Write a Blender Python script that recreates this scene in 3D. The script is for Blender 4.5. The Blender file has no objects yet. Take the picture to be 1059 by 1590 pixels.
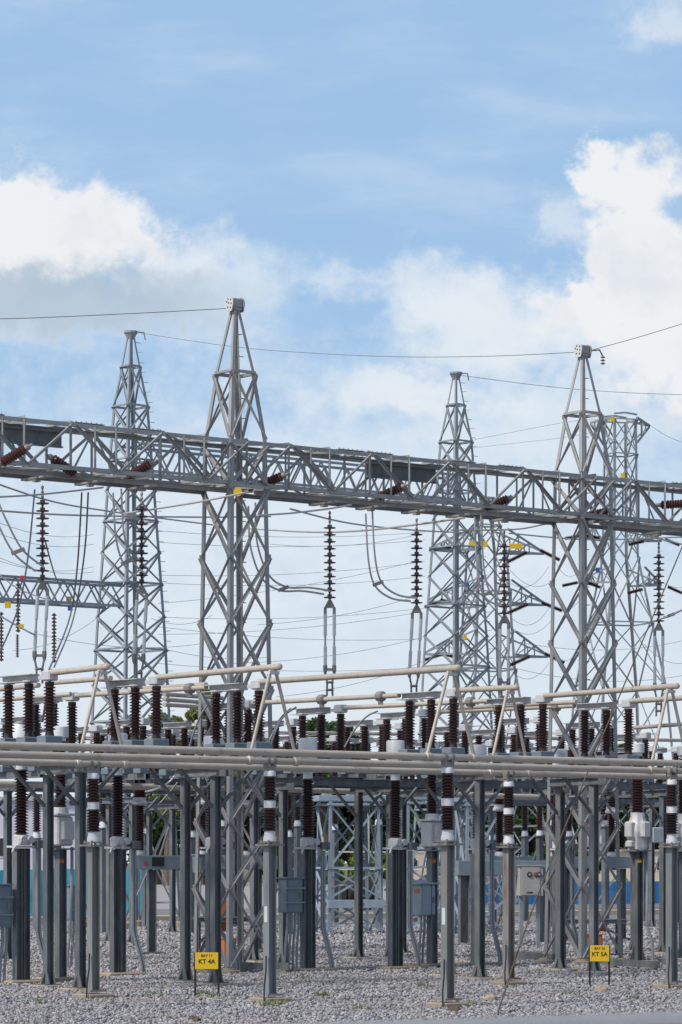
import bpy, math, random
import numpy as np
from mathutils import Vector, Matrix

R = math.radians
S = bpy.context.scene
COL = S.collection

# ---------------------------------------------------------------- camera
EYE = 2.27                      # metres above the gravel
FPX, HOR, CX = 5000.0, 1338.0, 529.5   # focal length and horizon read off the photograph (1059 x 1590)
cam = bpy.data.cameras.new('camera')
cam_o = bpy.data.objects.new('camera', cam)
COL.objects.link(cam_o)
cam_o.location = (0, 0, EYE)
cam_o.rotation_euler = (R(90), 0, 0)
cam.sensor_fit = 'HORIZONTAL'
cam.sensor_width = 24.0
cam.lens = FPX / 1059.0 * 24.0
cam.shift_y = (HOR - 795.0) / 1059.0
cam.clip_start = 0.5
cam.clip_end = 6000
cam.dof.use_dof = True
cam.dof.focus_distance = 66
cam.dof.aperture_fstop = 8
S.camera = cam_o

# ---------------------------------------------------------------- sky, sun, exposure
SUN_AZ, SUN_EL = R(-128), R(48)      # azimuth from +Y (view direction) towards +X
w = bpy.data.worlds.new('World')
S.world = w
w.use_nodes = True
nt = w.node_tree
nt.nodes.clear()
_N = nt.nodes.new


def wl(a, b):
    nt.links.new(a, b)


def wmath(op, a, b=None, c=None, clamp=False):
    n = _N('ShaderNodeMath')
    n.operation = op
    n.use_clamp = clamp
    for i, v in enumerate((a, b, c)):
        if v is None:
            continue
        if isinstance(v, (int, float)):
            n.inputs[i].default_value = v
        else:
            wl(v, n.inputs[i])
    return n.outputs[0]


def wrange(v, a, b, c=0.0, d=1.0):
    n = _N('ShaderNodeMapRange')
    n.interpolation_type = 'SMOOTHSTEP'
    wl(v, n.inputs[0])
    for i, k in enumerate((a, b, c, d)):
        n.inputs[i + 1].default_value = k
    return n.outputs[0]


def wmix(fac, a, b):
    n = _N('ShaderNodeMix')
    n.data_type = 'RGBA'
    if isinstance(fac, float):
        n.inputs[0].default_value = fac
    else:
        wl(fac, n.inputs[0])
    for i, v in ((6, a), (7, b)):
        if isinstance(v, tuple):
            n.inputs[i].default_value = (*v, 1)
        else:
            wl(v, n.inputs[i])
    return n.outputs[2]


sky = _N('ShaderNodeTexSky')
sky.sky_type = 'NISHITA'
sky.sun_disc = False
sky.sun_elevation = SUN_EL
sky.sun_rotation = SUN_AZ
sky.air_density = 1.0
sky.dust_density = 1.2
sky.ozone_density = 2.0
tc = _N('ShaderNodeTexCoord')
sep = _N('ShaderNodeSeparateXYZ')
wl(tc.outputs['Generated'], sep.inputs[0])
fy = wmath('MAXIMUM', wmath('ABSOLUTE', sep.outputs[1]), 0.05)
az = wmath('DIVIDE', sep.outputs[0], fy)        # tangent of the bearing, ahead = 0
el = wmath('DIVIDE', sep.outputs[2], fy)        # tangent of the height above the horizon


def wnoise(sx, sy, scale, detail, rough, off=0.0, dist=0.0):
    cmb = _N('ShaderNodeCombineXYZ')
    wl(wmath('MULTIPLY', az, sx), cmb.inputs[0])
    wl(wmath('MULTIPLY', el, sy), cmb.inputs[1])
    cmb.inputs[2].default_value = off
    n = _N('ShaderNodeTexNoise')
    n.inputs['Scale'].default_value = scale
    n.inputs['Detail'].default_value = detail
    n.inputs['Roughness'].default_value = rough
    n.inputs['Distortion'].default_value = dist
    wl(cmb.outputs[0], n.inputs['Vector'])
    return n.outputs['Fac']


# swirl the cloud outlines
azw = wmath('ADD', az, wmath('MULTIPLY', wmath('SUBTRACT', wnoise(1, 1, 48, 9, 0.62, 21.0), 0.5), 0.040))
elw = wmath('ADD', el, wmath('MULTIPLY', wmath('SUBTRACT', wnoise(1, 1, 48, 9, 0.62, 33.0), 0.5), 0.036))


def blob(x, y, rx, ry):
    """1 in the middle of a cloud mass, 0 at its rim and below outside; x, y, rx, ry in photo pixels"""
    a = wmath('DIVIDE', wmath('SUBTRACT', azw, (x - CX) / FPX), rx / FPX)
    b = wmath('DIVIDE', wmath('SUBTRACT', elw, (HOR - y) / FPX), ry / FPX)
    d = wmath('SQRT', wmath('ADD', wmath('MULTIPLY', a, a), wmath('MULTIPLY', b, b)))
    return wmath('SUBTRACT', 1.0, d)


def union(lst):
    m = lst[0]
    for q in lst[1:]:
        m = wmath('SMOOTH_MAX', m, q, 0.25)
    return m


big = wnoise(1, 1.25, 26, 8, 0.56, 0.0)
fine = wnoise(1, 1.2, 75, 6, 0.6, 3.0)
nz = wmath('ADD', wmath('MULTIPLY', wmath('SUBTRACT', big, 0.5), 2.7), wmath('MULTIPLY', wmath('SUBTRACT', fine, 0.5), 1.5))
crinkle = wnoise(1, 1.1, 210, 7, 0.65, 5.0)
nz = wmath('ADD', nz, wmath('MULTIPLY', wmath('SUBTRACT', crinkle, 0.5), 0.8))
cum = union([blob(25, 345, 110, 95), blob(150, 370, 130, 85), blob(-60, 410, 240, 110),
             blob(940, 262, 55, 50), blob(985, 300, 85, 75), blob(970, 385, 85, 100), blob(1015, 440, 110, 105), blob(1090, 525, 180, 130),
             blob(905, 480, 85, 60)])
edge = wmath('ADD', cum, wmath('MULTIPLY', nz, 0.6))
m_cum = wmath('MULTIPLY', wrange(edge, -0.12, 0.5), 0.97)
wing = union([blob(655, 430, 95, 60), blob(760, 475, 170, 85), blob(850, 540, 210, 100), blob(530, 450, 90, 50), blob(660, 610, 130, 60), blob(290, 395, 90, 80),
              blob(868, 345, 55, 65), blob(1035, 30, 75, 70)])
m_wing = wmath('MULTIPLY', wrange(wmath('ADD', wing, wmath('MULTIPLY', nz, 0.75)), -0.15, 0.9), 0.52)
veil = union([blob(330, 450, 190, 80), blob(640, 610, 230, 75), blob(860, 660, 330, 110), blob(120, 490, 300, 60),
              blob(540, 790, 900, 270), blob(760, 520, 240, 110)])
m_veil = wmath('MULTIPLY', wrange(wmath('ADD', veil, wmath('MULTIPLY', nz, 0.7)), -0.25, 0.9), 0.78)
low = wrange(el, 0.15, 0.04, 0.0, 0.86)          # pale humid air near the horizon
cirr = wmath('MULTIPLY', wrange(wnoise(1, 3.2, 14, 7, 0.6, 7.0), 0.42, 0.75), 0.30)
# cloud undersides: greyer low in each mass
g1 = wmath('MULTIPLY', wrange(wmath('ADD', blob(110, 470, 330, 72), wmath('MULTIPLY', nz, 0.25)), -0.05, 0.6), 0.95)
g2 = wmath('MULTIPLY', wrange(blob(950, 655, 260, 60), 0.0, 0.9), 0.5)
grey = wmath('MINIMUM', wmath('ADD', wmath('ADD', g1, g2), wmath('MULTIPLY', wrange(wnoise(1, 1.2, 34, 6, 0.55, 11.0), 0.45, 0.7), 0.3)), 1.0)
SKY_K = 0.11
hz = wmath('MULTIPLY', wrange(el, 0.75, 0.28), 0.82)      # a bright hazy band of sky low down, plain blue overhead
base = wmix(hz, sky.outputs[0], (3.35, 5.25, 7.75))
c = wmix(low, base, (7.05, 7.6, 8.05))
c = wmix(cirr, c, (6.8, 7.7, 8.5))
c = wmix(m_veil, c, (7.1, 7.75, 8.25))
c = wmix(m_wing, c, (7.75, 8.05, 8.3))
c = wmix(wmath('MULTIPLY', g1, 0.8), c, (3.9, 4.9, 5.9))
cl = wmix(grey, (7.95, 8.1, 8.25), (4.3, 5.2, 6.1))
c = wmix(m_cum, c, cl)
bg = _N('ShaderNodeBackground')
wl(c, bg.inputs[0])
bg.inputs[1].default_value = SKY_K
out = _N('ShaderNodeOutputWorld')
wl(bg.outputs[0], out.inputs[0])

sun = bpy.data.lights.new('sun', 'SUN')
sun.energy = 3.4
sun.angle = R(9)
sun.color = (1.0, 0.93, 0.84)
sun_o = bpy.data.objects.new('sun', sun)
COL.objects.link(sun_o)
sv = Vector((math.sin(SUN_AZ) * math.cos(SUN_EL), math.cos(SUN_AZ) * math.cos(SUN_EL), math.sin(SUN_EL)))
sun_o.rotation_euler = sv.to_track_quat('Z', 'Y').to_euler()

S.view_settings.view_transform = 'Standard'
S.view_settings.look = 'None'
S.view_settings.exposure = 0.0
S.view_settings.gamma = 1.0
S.render.engine = 'CYCLES'
S.cycles.max_bounces = 5
S.cycles.use_denoising = True

# ---------------------------------------------------------------- site grid
TH = R(38.6)                    # the substation's rows run at this angle to the picture plane
UX = Vector((math.cos(TH), math.sin(TH), 0))      # along the rows: right and away
VX = Vector((-math.sin(TH), math.cos(TH), 0))     # across the rows: left and away
UP = Vector((0, 0, 1))


def at(x, y, D):
    """world point seen at photo pixel x, y when it stands D metres off"""
    return Vector(((x - CX) * D / FPX, D, EYE + (HOR - y) * D / FPX))


def gd(yb):
    return EYE * FPX / (yb - HOR)


def gnd(x, yb):
    D = gd(yb)
    return Vector(((x - CX) * D / FPX, D, 0))


def uv(u, v, z=0.0):
    p = UX * u + VX * v
    return Vector((p.x, p.y, z))


def to_uv(p):
    return p.x * UX.x + p.y * UX.y, p.x * VX.x + p.y * VX.y


# ---------------------------------------------------------------- materials
def mat(name, c1, c2=None, scale=6.0, rough=0.5, metal=0.0, bump=0.0, spots=None, detail=4.0, spec=0.5, streak=1.0, rnd=0.0, bscale=60.0):
    m = bpy.data.materials.new(name)
    m.use_nodes = True
    t = m.node_tree
    b = t.nodes['Principled BSDF']
    b.inputs['Roughness'].default_value = rough
    b.inputs['Metallic'].default_value = metal
    b.inputs['Specular IOR Level'].default_value = spec
    if c2 is None:
        c2 = tuple(k * 0.8 for k in c1)
    tcn = t.nodes.new('ShaderNodeTexCoord')
    mp = t.nodes.new('ShaderNodeMapping')
    mp.inputs['Scale'].default_value = (1, 1, streak)
    t.links.new(tcn.outputs['Object'], mp.inputs[0])
    oi = t.nodes.new('ShaderNodeObjectInfo')
    n = t.nodes.new('ShaderNodeTexNoise')
    n.noise_dimensions = '4D'
    sc = t.nodes.new('ShaderNodeMath')
    sc.operation = 'MULTIPLY'
    sc.inputs[1].default_value = 40
    t.links.new(oi.outputs['Random'], sc.inputs[0])
    t.links.new(sc.outputs[0], n.inputs['W'])
    n.inputs['Scale'].default_value = scale
    n.inputs['Detail'].default_value = detail
    n.inputs['Roughness'].default_value = 0.65
    t.links.new(mp.outputs[0], n.inputs['Vector'])
    rp = t.nodes.new('ShaderNodeValToRGB')
    rp.color_ramp.elements[0].position = 0.3
    rp.color_ramp.elements[1].position = 0.7
    rp.color_ramp.elements[0].color = (*c1, 1)
    rp.color_ramp.elements[1].color = (*c2, 1)
    t.links.new(n.outputs['Fac'], rp.inputs[0])
    colr = rp.outputs[0]

    def mixc(fac, a, bcol):
        k = t.nodes.new('ShaderNodeMix')
        k.data_type = 'RGBA'
        t.links.new(fac, k.inputs[0])
        t.links.new(a, k.inputs[6])
        k.inputs[7].default_value = (*bcol, 1)
        return k.outputs[2]
    if spots:
        sc_, lo, hi, colr2 = spots
        n2 = t.nodes.new('ShaderNodeTexNoise')
        n2.inputs['Scale'].default_value = sc_
        n2.inputs['Detail'].default_value = 5
        n2.inputs['Roughness'].default_value = 0.7
        t.links.new(mp.outputs[0], n2.inputs['Vector'])
        mr = t.nodes.new('ShaderNodeMapRange')
        mr.inputs[1].default_value = lo
        mr.inputs[2].default_value = hi
        t.links.new(n2.outputs['Fac'], mr.inputs[0])
        colr = mixc(mr.outputs[0], colr, colr2)
    if rnd:
        hs = t.nodes.new('ShaderNodeHueSaturation')
        mr = t.nodes.new('ShaderNodeMapRange')
        mr.inputs[3].default_value = 1 - rnd
        mr.inputs[4].default_value = 1 + rnd
        t.links.new(oi.outputs['Random'], mr.inputs[0])
        t.links.new(mr.outputs[0], hs.inputs['Value'])
        t.links.new(colr, hs.inputs['Color'])
        colr = hs.outputs[0]
    t.links.new(colr, b.inputs['Base Color'])
    if bump:
        n3 = t.nodes.new('ShaderNodeTexNoise')
        n3.inputs['Scale'].default_value = bscale
        n3.inputs['Detail'].default_value = 3
        t.links.new(tcn.outputs['Object'], n3.inputs['Vector'])
        bp = t.nodes.new('ShaderNodeBump')
        bp.inputs['Strength'].default_value = bump
        bp.inputs['Distance'].default_value = 0.02
        t.links.new(n3.outputs['Fac'], bp.inputs['Height'])
        t.links.new(bp.outputs[0], b.inputs['Normal'])
    return m


M = {}
M['steel'] = mat('galvanised_steel', (0.10, 0.112, 0.118), (0.225, 0.238, 0.242), 6, 0.55, 0.2, 0.08, spots=(3.4, 0.60, 0.74, (0.20, 0.165, 0.125)), streak=0.28, rnd=0.16)
M['post'] = mat('post_steel', (0.20, 0.215, 0.22), (0.31, 0.32, 0.315), 6, 0.55, 0.15, 0.08, spots=(3.0, 0.56, 0.68, (0.27, 0.225, 0.165)), streak=0.2, rnd=0.08)
M['tower'] = mat('weathered_galvanised_steel', (0.30, 0.30, 0.29), (0.42, 0.415, 0.40), 4, 0.6, 0.15, 0.05, spots=(2.2, 0.66, 0.82, (0.27, 0.22, 0.17)), streak=0.4, rnd=0.10)
M['bluesteel'] = mat('blue_grey_steel', (0.25, 0.32, 0.38), (0.33, 0.40, 0.46), 4, 0.5, 0.1, 0.03, streak=0.4, rnd=0.08)
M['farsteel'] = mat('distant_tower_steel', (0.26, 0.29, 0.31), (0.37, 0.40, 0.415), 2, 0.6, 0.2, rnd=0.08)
M['rusty'] = mat('rust_stained_steel', (0.26, 0.25, 0.235), (0.33, 0.32, 0.30), 5, 0.7, 0.1, 0.08, spots=(3.5, 0.47, 0.60, (0.23, 0.12, 0.06)), streak=0.14)
M['stained'] = mat('lime_stained_steel', (0.21, 0.222, 0.22), (0.31, 0.312, 0.30), 5, 0.65, 0.1, 0.05, spots=(3.0, 0.48, 0.62, (0.31, 0.265, 0.18)), streak=0.14)
M['alu'] = mat('aluminium_pipe', (0.45, 0.395, 0.325), (0.55, 0.49, 0.415), 3, 0.5, 0.1, 0.02, spots=(6, 0.55, 0.72, (0.34, 0.28, 0.21)), rnd=0.06)
M['alu_light'] = mat('pale_aluminium', (0.62, 0.61, 0.59), (0.70, 0.69, 0.67), 6, 0.5, 0.1, rnd=0.05)
M['clamp'] = mat('cast_clamp_metal', (0.22, 0.20, 0.18), (0.34, 0.31, 0.28), 12, 0.55, 0.3, 0.05)
M['brown'] = mat('brown_porcelain', (0.027, 0.0125, 0.0115), (0.046, 0.019, 0.0165), 9, 0.28, 0.0, spots=(7, 0.6, 0.85, (0.075, 0.045, 0.04)), rnd=0.25)
M['disc'] = mat('dark_glazed_disc', (0.060, 0.040, 0.038), (0.11, 0.06, 0.05), 9, 0.25, rnd=0.25)
M['redbrown'] = mat('red_brown_porcelain', (0.075, 0.03, 0.022), (0.12, 0.046, 0.032), 9, 0.28, spots=(9, 0.6, 0.8, (0.20, 0.12, 0.09)), rnd=0.15)
M['white'] = mat('white_glazed_metal', (0.66, 0.67, 0.68), (0.74, 0.75, 0.75), 6, 0.4, 0.0, spots=(8, 0.62, 0.8, (0.45, 0.44, 0.42)))
M['tank'] = mat('light_grey_cast_tank', (0.50, 0.50, 0.51), (0.62, 0.615, 0.61), 8, 0.55, 0.1, 0.05, spots=(8, 0.6, 0.75, (0.32, 0.27, 0.22)))
M['cabinet'] = mat('blue_grey_paint', (0.155, 0.20, 0.24), (0.20, 0.25, 0.29), 5, 0.45, 0.0, 0.02, spots=(6, 0.66, 0.8, (0.22, 0.24, 0.26)))
M['beige'] = mat('beige_paint', (0.36, 0.35, 0.325), (0.43, 0.42, 0.39), 5, 0.5, spots=(7, 0.6, 0.75, (0.28, 0.26, 0.23)))
M['orange'] = mat('orange_paint', (0.50, 0.13, 0.035), (0.58, 0.17, 0.05), 5, 0.55, spots=(7, 0.58, 0.75, (0.28, 0.11, 0.06)))
M['yellow'] = mat('yellow_paint', (0.74, 0.46, 0.012), (0.80, 0.52, 0.02), 5, 0.5, spots=(8, 0.6, 0.8, (0.60, 0.36, 0.03)))
M['black'] = mat('black_paint', (0.012, 0.012, 0.014), (0.02, 0.02, 0.022), 5, 0.5)
M['ink'] = mat('black_lettering', (0.012, 0.011, 0.01), None, 5, 0.6)
M['kerbstone'] = mat('sandy_kerb_concrete', (0.58, 0.46, 0.31), (0.68, 0.56, 0.40), 1.5, 0.9, 0, 0.2, spots=(0.8, 0.6, 0.75, (0.42, 0.34, 0.25)))
M['concrete'] = mat('tan_concrete', (0.31, 0.245, 0.17), (0.42, 0.35, 0.265), 5, 0.9, 0, 0.25, spots=(4, 0.58, 0.75, (0.27, 0.21, 0.15)))
M['greycon'] = mat('grey_concrete', (0.24, 0.25, 0.265), (0.29, 0.30, 0.315), 4, 0.9, 0, 0.15)
M['wire'] = mat('aluminium_conductor', (0.46, 0.445, 0.42), (0.56, 0.545, 0.52), 9, 0.5, 0.3)
M['darkwire'] = mat('grey_steel_wire', (0.17, 0.18, 0.185), (0.23, 0.235, 0.24), 9, 0.6, 0.2)
M['conduit'] = mat('grey_conduit', (0.24, 0.265, 0.285), (0.31, 0.335, 0.35), 7, 0.5, 0.2, rnd=0.1)
M['red'] = mat('red_plate', (0.55, 0.05, 0.06), (0.5, 0.05, 0.06), 5, 0.5)
M['blue'] = mat('blue_plate', (0.03, 0.09, 0.38), None, 5, 0.5)
M['bluenet'] = mat('teal_shade_net', (0.035, 0.27, 0.37), (0.06, 0.36, 0.47), 1.2, 0.75, 0, 0.0, spots=(0.6, 0.55, 0.7, (0.03, 0.20, 0.29)))
M['bluesheet'] = mat('blue_sheet', (0.035, 0.20, 0.46), (0.06, 0.27, 0.55), 1.2, 0.6)
M['lilac'] = mat('pale_lilac_render', (0.50, 0.50, 0.58), (0.55, 0.55, 0.62), 1, 0.9)
M['tanwall'] = mat('tan_render', (0.50, 0.42, 0.32), (0.58, 0.50, 0.40), 1, 0.9)
M['redroof'] = mat('red_roof_sheet', (0.20, 0.07, 0.06), (0.25, 0.09, 0.075), 2, 0.7)
M['greyroof'] = mat('grey_roof_sheet', (0.34, 0.35, 0.37), (0.42, 0.43, 0.45), 2, 0.7)
M['glass'] = mat('dark_window_glass', (0.02, 0.025, 0.03), None, 2, 0.1)
M['bark'] = mat('bark', (0.09, 0.065, 0.045), (0.15, 0.11, 0.08), 4, 0.9, 0, 0.3)
M['cream'] = mat('cream_paint', (0.60, 0.55, 0.42), (0.66, 0.61, 0.49), 3, 0.6)
M['rubber'] = mat('dark_tank_steel', (0.02, 0.02, 0.022), (0.045, 0.035, 0.032), 4, 0.6)


def leafmat(name, c1, c2):
    m = bpy.data.materials.new(name)
    m.use_nodes = True
    t = m.node_tree
    b = t.nodes['Principled BSDF']
    b.inputs['Roughness'].default_value = 0.6
    g = t.nodes.new('ShaderNodeNewGeometry')
    r = t.nodes.new('ShaderNodeValToRGB')
    r.color_ramp.elements[0].color = (*c1, 1)
    r.color_ramp.elements[1].color = (*c2, 1)
    t.links.new(g.outputs['Random Per Island'], r.inputs[0])
    t.links.new(r.outputs[0], b.inputs['Base Color'])
    tr = t.nodes.new('ShaderNodeBsdfTranslucent')
    t.links.new(r.outputs[0], tr.inputs[0])
    mx = t.nodes.new('ShaderNodeMixShader')
    mx.inputs[0].default_value = 0.4
    t.links.new(b.outputs[0], mx.inputs[1])
    t.links.new(tr.outputs[0], mx.inputs[2])
    t.links.new(mx.outputs[0], t.nodes['Material Output'].inputs[0])
    return m


M['leaf_dark'] = leafmat('dark_leaves', (0.018, 0.045, 0.016), (0.05, 0.095, 0.03))
M['leaf_mid'] = leafmat('green_leaves', (0.035, 0.075, 0.018), (0.085, 0.15, 0.035))
M['leaf_light'] = leafmat('yellow_green_leaves', (0.17, 0.21, 0.07), (0.30, 0.34, 0.12))
M['leaf_bright'] = leafmat('bright_shrub_leaves', (0.10, 0.20, 0.02), (0.2, 0.33, 0.04))


def stonemat():
    m = bpy.data.materials.new('grey_gravel_stone')
    m.use_nodes = True
    t = m.node_tree
    b = t.nodes['Principled BSDF']
    b.inputs['Roughness'].default_value = 0.85
    g = t.nodes.new('ShaderNodeNewGeometry')
    r = t.nodes.new('ShaderNodeValToRGB')
    e = r.color_ramp.elements
    e[0].color = (0.05, 0.052, 0.058, 1)
    e[1].position = 1
    e[1].color = (0.55, 0.55, 0.57, 1)
    for p, cc in ((0.12, (0.15, 0.152, 0.166)), (0.32, (0.265, 0.268, 0.29)), (0.7, (0.375, 0.38, 0.405)), (0.9, (0.43, 0.40, 0.38))):
        k = e.new(p)
        k.color = (*cc, 1)
    t.links.new(g.outputs['Random Per Island'], r.inputs[0])
    tcn = t.nodes.new('ShaderNodeTexCoord')
    n = t.nodes.new('ShaderNodeTexNoise')
    n.inputs['Scale'].default_value = 0.35
    n.inputs['Detail'].default_value = 5
    t.links.new(tcn.outputs['Object'], n.inputs['Vector'])
    mr = t.nodes.new('ShaderNodeMapRange')
    mr.inputs[1].default_value = 0.4
    mr.inputs[2].default_value = 0.75
    mr.inputs[4].default_value = 0.6
    t.links.new(n.outputs['Fac'], mr.inputs[0])
    k = t.nodes.new('ShaderNodeMix')
    k.data_type = 'RGBA'
    t.links.new(mr.outputs[0], k.inputs[0])
    t.links.new(r.outputs[0], k.inputs[6])
    k.inputs[7].default_value = (0.33, 0.29, 0.26, 1)
    t.links.new(k.outputs[2], b.inputs['Base Color'])
    return m


M['stone'] = stonemat()
M['ground'] = mat('gravel_bed', (0.16, 0.155, 0.16), (0.27, 0.255, 0.25), 3, 0.95, 0, 0.5, detail=8)
M['earth'] = mat('grassy_earth', (0.16, 0.14, 0.11), (0.13, 0.15, 0.07), 0.2, 0.95, detail=8)
M['yard'] = mat('pale_rear_gravel', (0.30, 0.285, 0.285), (0.38, 0.365, 0.36), 0.7, 0.95, detail=8)
M['asphalt'] = mat('road_asphalt', (0.17, 0.16, 0.16), (0.24, 0.23, 0.225), 0.8, 0.95, detail=8)


# ---------------------------------------------------------------- mesh builder
class MB:
    def __init__(s):
        s.v, s.f = [], []

    def add(s, vs, fs):
        k = len(s.v)
        s.v.extend(vs)
        s.f.extend([tuple(i + k for i in f) for f in fs])

    def extr(s, p, q, prof, ex, ey):
        """sweep a closed 2-D profile (axes ex, ey) from p to q"""
        p, q = Vector(p), Vector(q)
        n = len(prof)
        vs = [p + ex * a + ey * b for a, b in prof] + [q + ex * a + ey * b for a, b in prof]
        fs = [(i, (i + 1) % n, n + (i + 1) % n, n + i) for i in range(n)] + [tuple(range(n - 1, -1, -1)), tuple(range(n, 2 * n))]
        s.add(vs, fs)

    def axes(s, p, q, up):
        d = (Vector(q) - Vector(p)).normalized()
        up = Vector(up)
        if abs(d.dot(up)) > 0.98:
            up = Vector((1, 0, 0)) if abs(d.x) < 0.9 else Vector((0, 1, 0))
        ex = d.cross(up).normalized()
        return ex, ex.cross(d).normalized()

    def bar(s, p, q, a, b, up=(0, 0, 1)):
        ex, ey = s.axes(p, q, up)
        s.extr(p, q, [(-a / 2, -b / 2), (a / 2, -b / 2), (a / 2, b / 2), (-a / 2, b / 2)], ex, ey)

    def ang(s, p, q, w, up=(0, 0, 1), t=None, flip=1):
        """an L-angle lying on the plane whose normal is up"""
        t = t or w * 0.14
        ex, ey = s.axes(p, q, up)
        ex = ex * flip
        s.extr(p, q, [(-w / 2, 0), (w / 2, 0), (w / 2, t), (-w / 2 + t, t), (-w / 2 + t, w), (-w / 2, w)], ex, ey)

    def chan(s, p, q, h, b, up=(0, 0, 1), side=1):
        """a C-channel: web height h along up, flanges b"""
        t = h * 0.09
        ex, ey = s.axes(p, q, up)
        ex = ex * side
        s.extr(p, q, [(0, -h / 2), (b, -h / 2), (b, -h / 2 + t), (t, -h / 2 + t), (t, h / 2 - t), (b, h / 2 - t), (b, h / 2), (0, h / 2)], ex, ey)

    def hsec(s, p, q, ex, ey, h=0.18, b=0.18, t=0.016):
        """H-section: flanges square to ex, web along ex"""
        w2 = t * 0.4
        pr = [(-h / 2, -b / 2), (-h / 2 + t, -b / 2), (-h / 2 + t, -w2), (h / 2 - t, -w2), (h / 2 - t, -b / 2), (h / 2, -b / 2),
              (h / 2, b / 2), (h / 2 - t, b / 2), (h / 2 - t, w2), (-h / 2 + t, w2), (-h / 2 + t, b / 2), (-h / 2, b / 2)]
        s.extr(p, q, pr, Vector(ex), Vector(ey))

    def box(s, c, d, bev=0.0):
        x, y, z = c
        a, b, h = d[0] / 2, d[1] / 2, d[2] / 2
        if bev <= 0:
            s.add([Vector((x + i * a, y + j * b, z + k * h)) for k in (-1, 1) for i, j in ((-1, -1), (1, -1), (1, 1), (-1, 1))],
                  [(3, 2, 1, 0), (4, 5, 6, 7), (0, 1, 5, 4), (1, 2, 6, 5), (2, 3, 7, 6), (3, 0, 4, 7)])
            return
        e = bev
        vs, fs = [], []
        rings = [(h, e, -1), (h - e, 0, -1), (h - e, 0, 1), (h, e, 1)]
        for (hh, ins, sg) in rings:
            A, B = a - ins, b - ins
            c8 = [(-A, -B + e), (-A + e, -B), (A - e, -B), (A, -B + e), (A, B - e), (A - e, B), (-A + e, B), (-A, B - e)]
            vs += [Vector((x + i, y + j, z + sg * hh)) for i, j in c8]
        for r in range(3):
            for i in range(8):
                fs.append((r * 8 + i, r * 8 + (i + 1) % 8, r * 8 + 8 + (i + 1) % 8, r * 8 + 8 + i))
        fs += [tuple(range(7, -1, -1)), tuple(range(24, 32))]
        s.add(vs, fs)

    def tube(s, pts, r, n=8):
        pts = [Vector(p) for p in pts]
        k = len(pts)
        vs, fs = [], []
        up = None
        for i, p in enumerate(pts):
            d = (pts[min(i + 1, k - 1)] - pts[max(i - 1, 0)]).normalized()
            if up is None:
                up = Vector((0, 0, 1)) if abs(d.z) < 0.9 else Vector((1, 0, 0))
            ex = d.cross(up).normalized()
            ey = ex.cross(d).normalized()
            up = ey
            rr = r[i] if isinstance(r, (list, tuple)) else r
            vs += [p + (ex * math.cos(2 * math.pi * j / n) + ey * math.sin(2 * math.pi * j / n)) * rr for j in range(n)]
        for i in range(k - 1):
            for j in range(n):
                fs.append((i * n + j, i * n + (j + 1) % n, (i + 1) * n + (j + 1) % n, (i + 1) * n + j))
        fs += [tuple(range(n - 1, -1, -1)), tuple(range((k - 1) * n, k * n))]
        s.add(vs, fs)

    def lathe(s, prof, n=14, o=(0, 0, 0), ax=(0, 0, 1)):
        """prof = [(radius, height)] turned about ax through o"""
        o = Vector(o)
        ax = Vector(ax).normalized()
        e = Vector((1, 0, 0)) if abs(ax.x) < 0.9 else Vector((0, 1, 0))
        ex = ax.cross(e).normalized()
        ey = ax.cross(ex)
        vs, fs = [], []
        for r, z in prof:
            vs += [o + ax * z + (ex * math.cos(2 * math.pi * j / n) + ey * math.sin(2 * math.pi * j / n)) * max(r, 1e-4) for j in range(n)]
        for i in range(len(prof) - 1):
            for j in range(n):
                fs.append((i * n + j, i * n + (j + 1) % n, (i + 1) * n + (j + 1) % n, (i + 1) * n + j))
        fs += [tuple(range(n - 1, -1, -1)), tuple(range((len(prof) - 1) * n, len(prof) * n))]
        s.add(vs, fs)

    def sheds(s, z0, z1, k, core, rad, n=14, o=(0, 0, 0), ax=(0, 0, 1), r2=None):
        p = (z1 - z0) / k
        pr = [(core, z0)]
        for i in range(k):
            z = z0 + i * p
            rr = rad if (r2 is None or i % 2 == 0) else r2
            pr += [(core, z + p * 0.12), (rr, z + p * 0.30), (rr, z + p * 0.44), (core * 1.03, z + p * 0.92)]
        pr += [(core, z1)]
        s.lathe(pr, n, o, ax)

    def build(s, name, m, parent=None, smooth=False):
        me = bpy.data.meshes.new(name)
        me.from_pydata([tuple(v) for v in s.v], [], s.f)
        me.materials.append(M[m])
        if smooth:
            me.shade_smooth()
            me.set_sharp_from_angle(angle=R(40))
        o = bpy.data.objects.new(name, me)
        COL.objects.link(o)
        if parent is not None:
            o.parent = parent
        return o


def V(*a):
    return Vector(a)


def thing(name, label, cat, loc=(0, 0, 0), rz=0.0, group=None):
    o = bpy.data.objects.new(name, None)
    o.empty_display_size = 0.2
    COL.objects.link(o)
    o.location = loc
    o.rotation_euler = (0, 0, rz)
    o['label'] = label
    o['category'] = cat
    if group:
        o['group'] = group
    return o


def tag(o, label, cat, group=None):
    o['label'] = label
    o['category'] = cat
    if group:
        o['group'] = group
    return o


def struct(o):
    o['kind'] = 'structure'
    return o


def kids(o):
    return [c for c in COL.objects if c.parent == o]


def dup(root, loc, rz, label, group=None):
    r = root.copy()
    COL.objects.link(r)
    r.location = loc
    r.rotation_euler = (0, 0, rz)
    r['label'] = label
    if group:
        r['group'] = group
    for ch in kids(root):
        c_ = ch.copy()
        COL.objects.link(c_)
        c_.parent = r
        for g in kids(ch):
            d = g.copy()
            COL.objects.link(d)
            d.parent = c_
    return r


def lerp(a, b, t):
    return a + (b - a) * t


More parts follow.
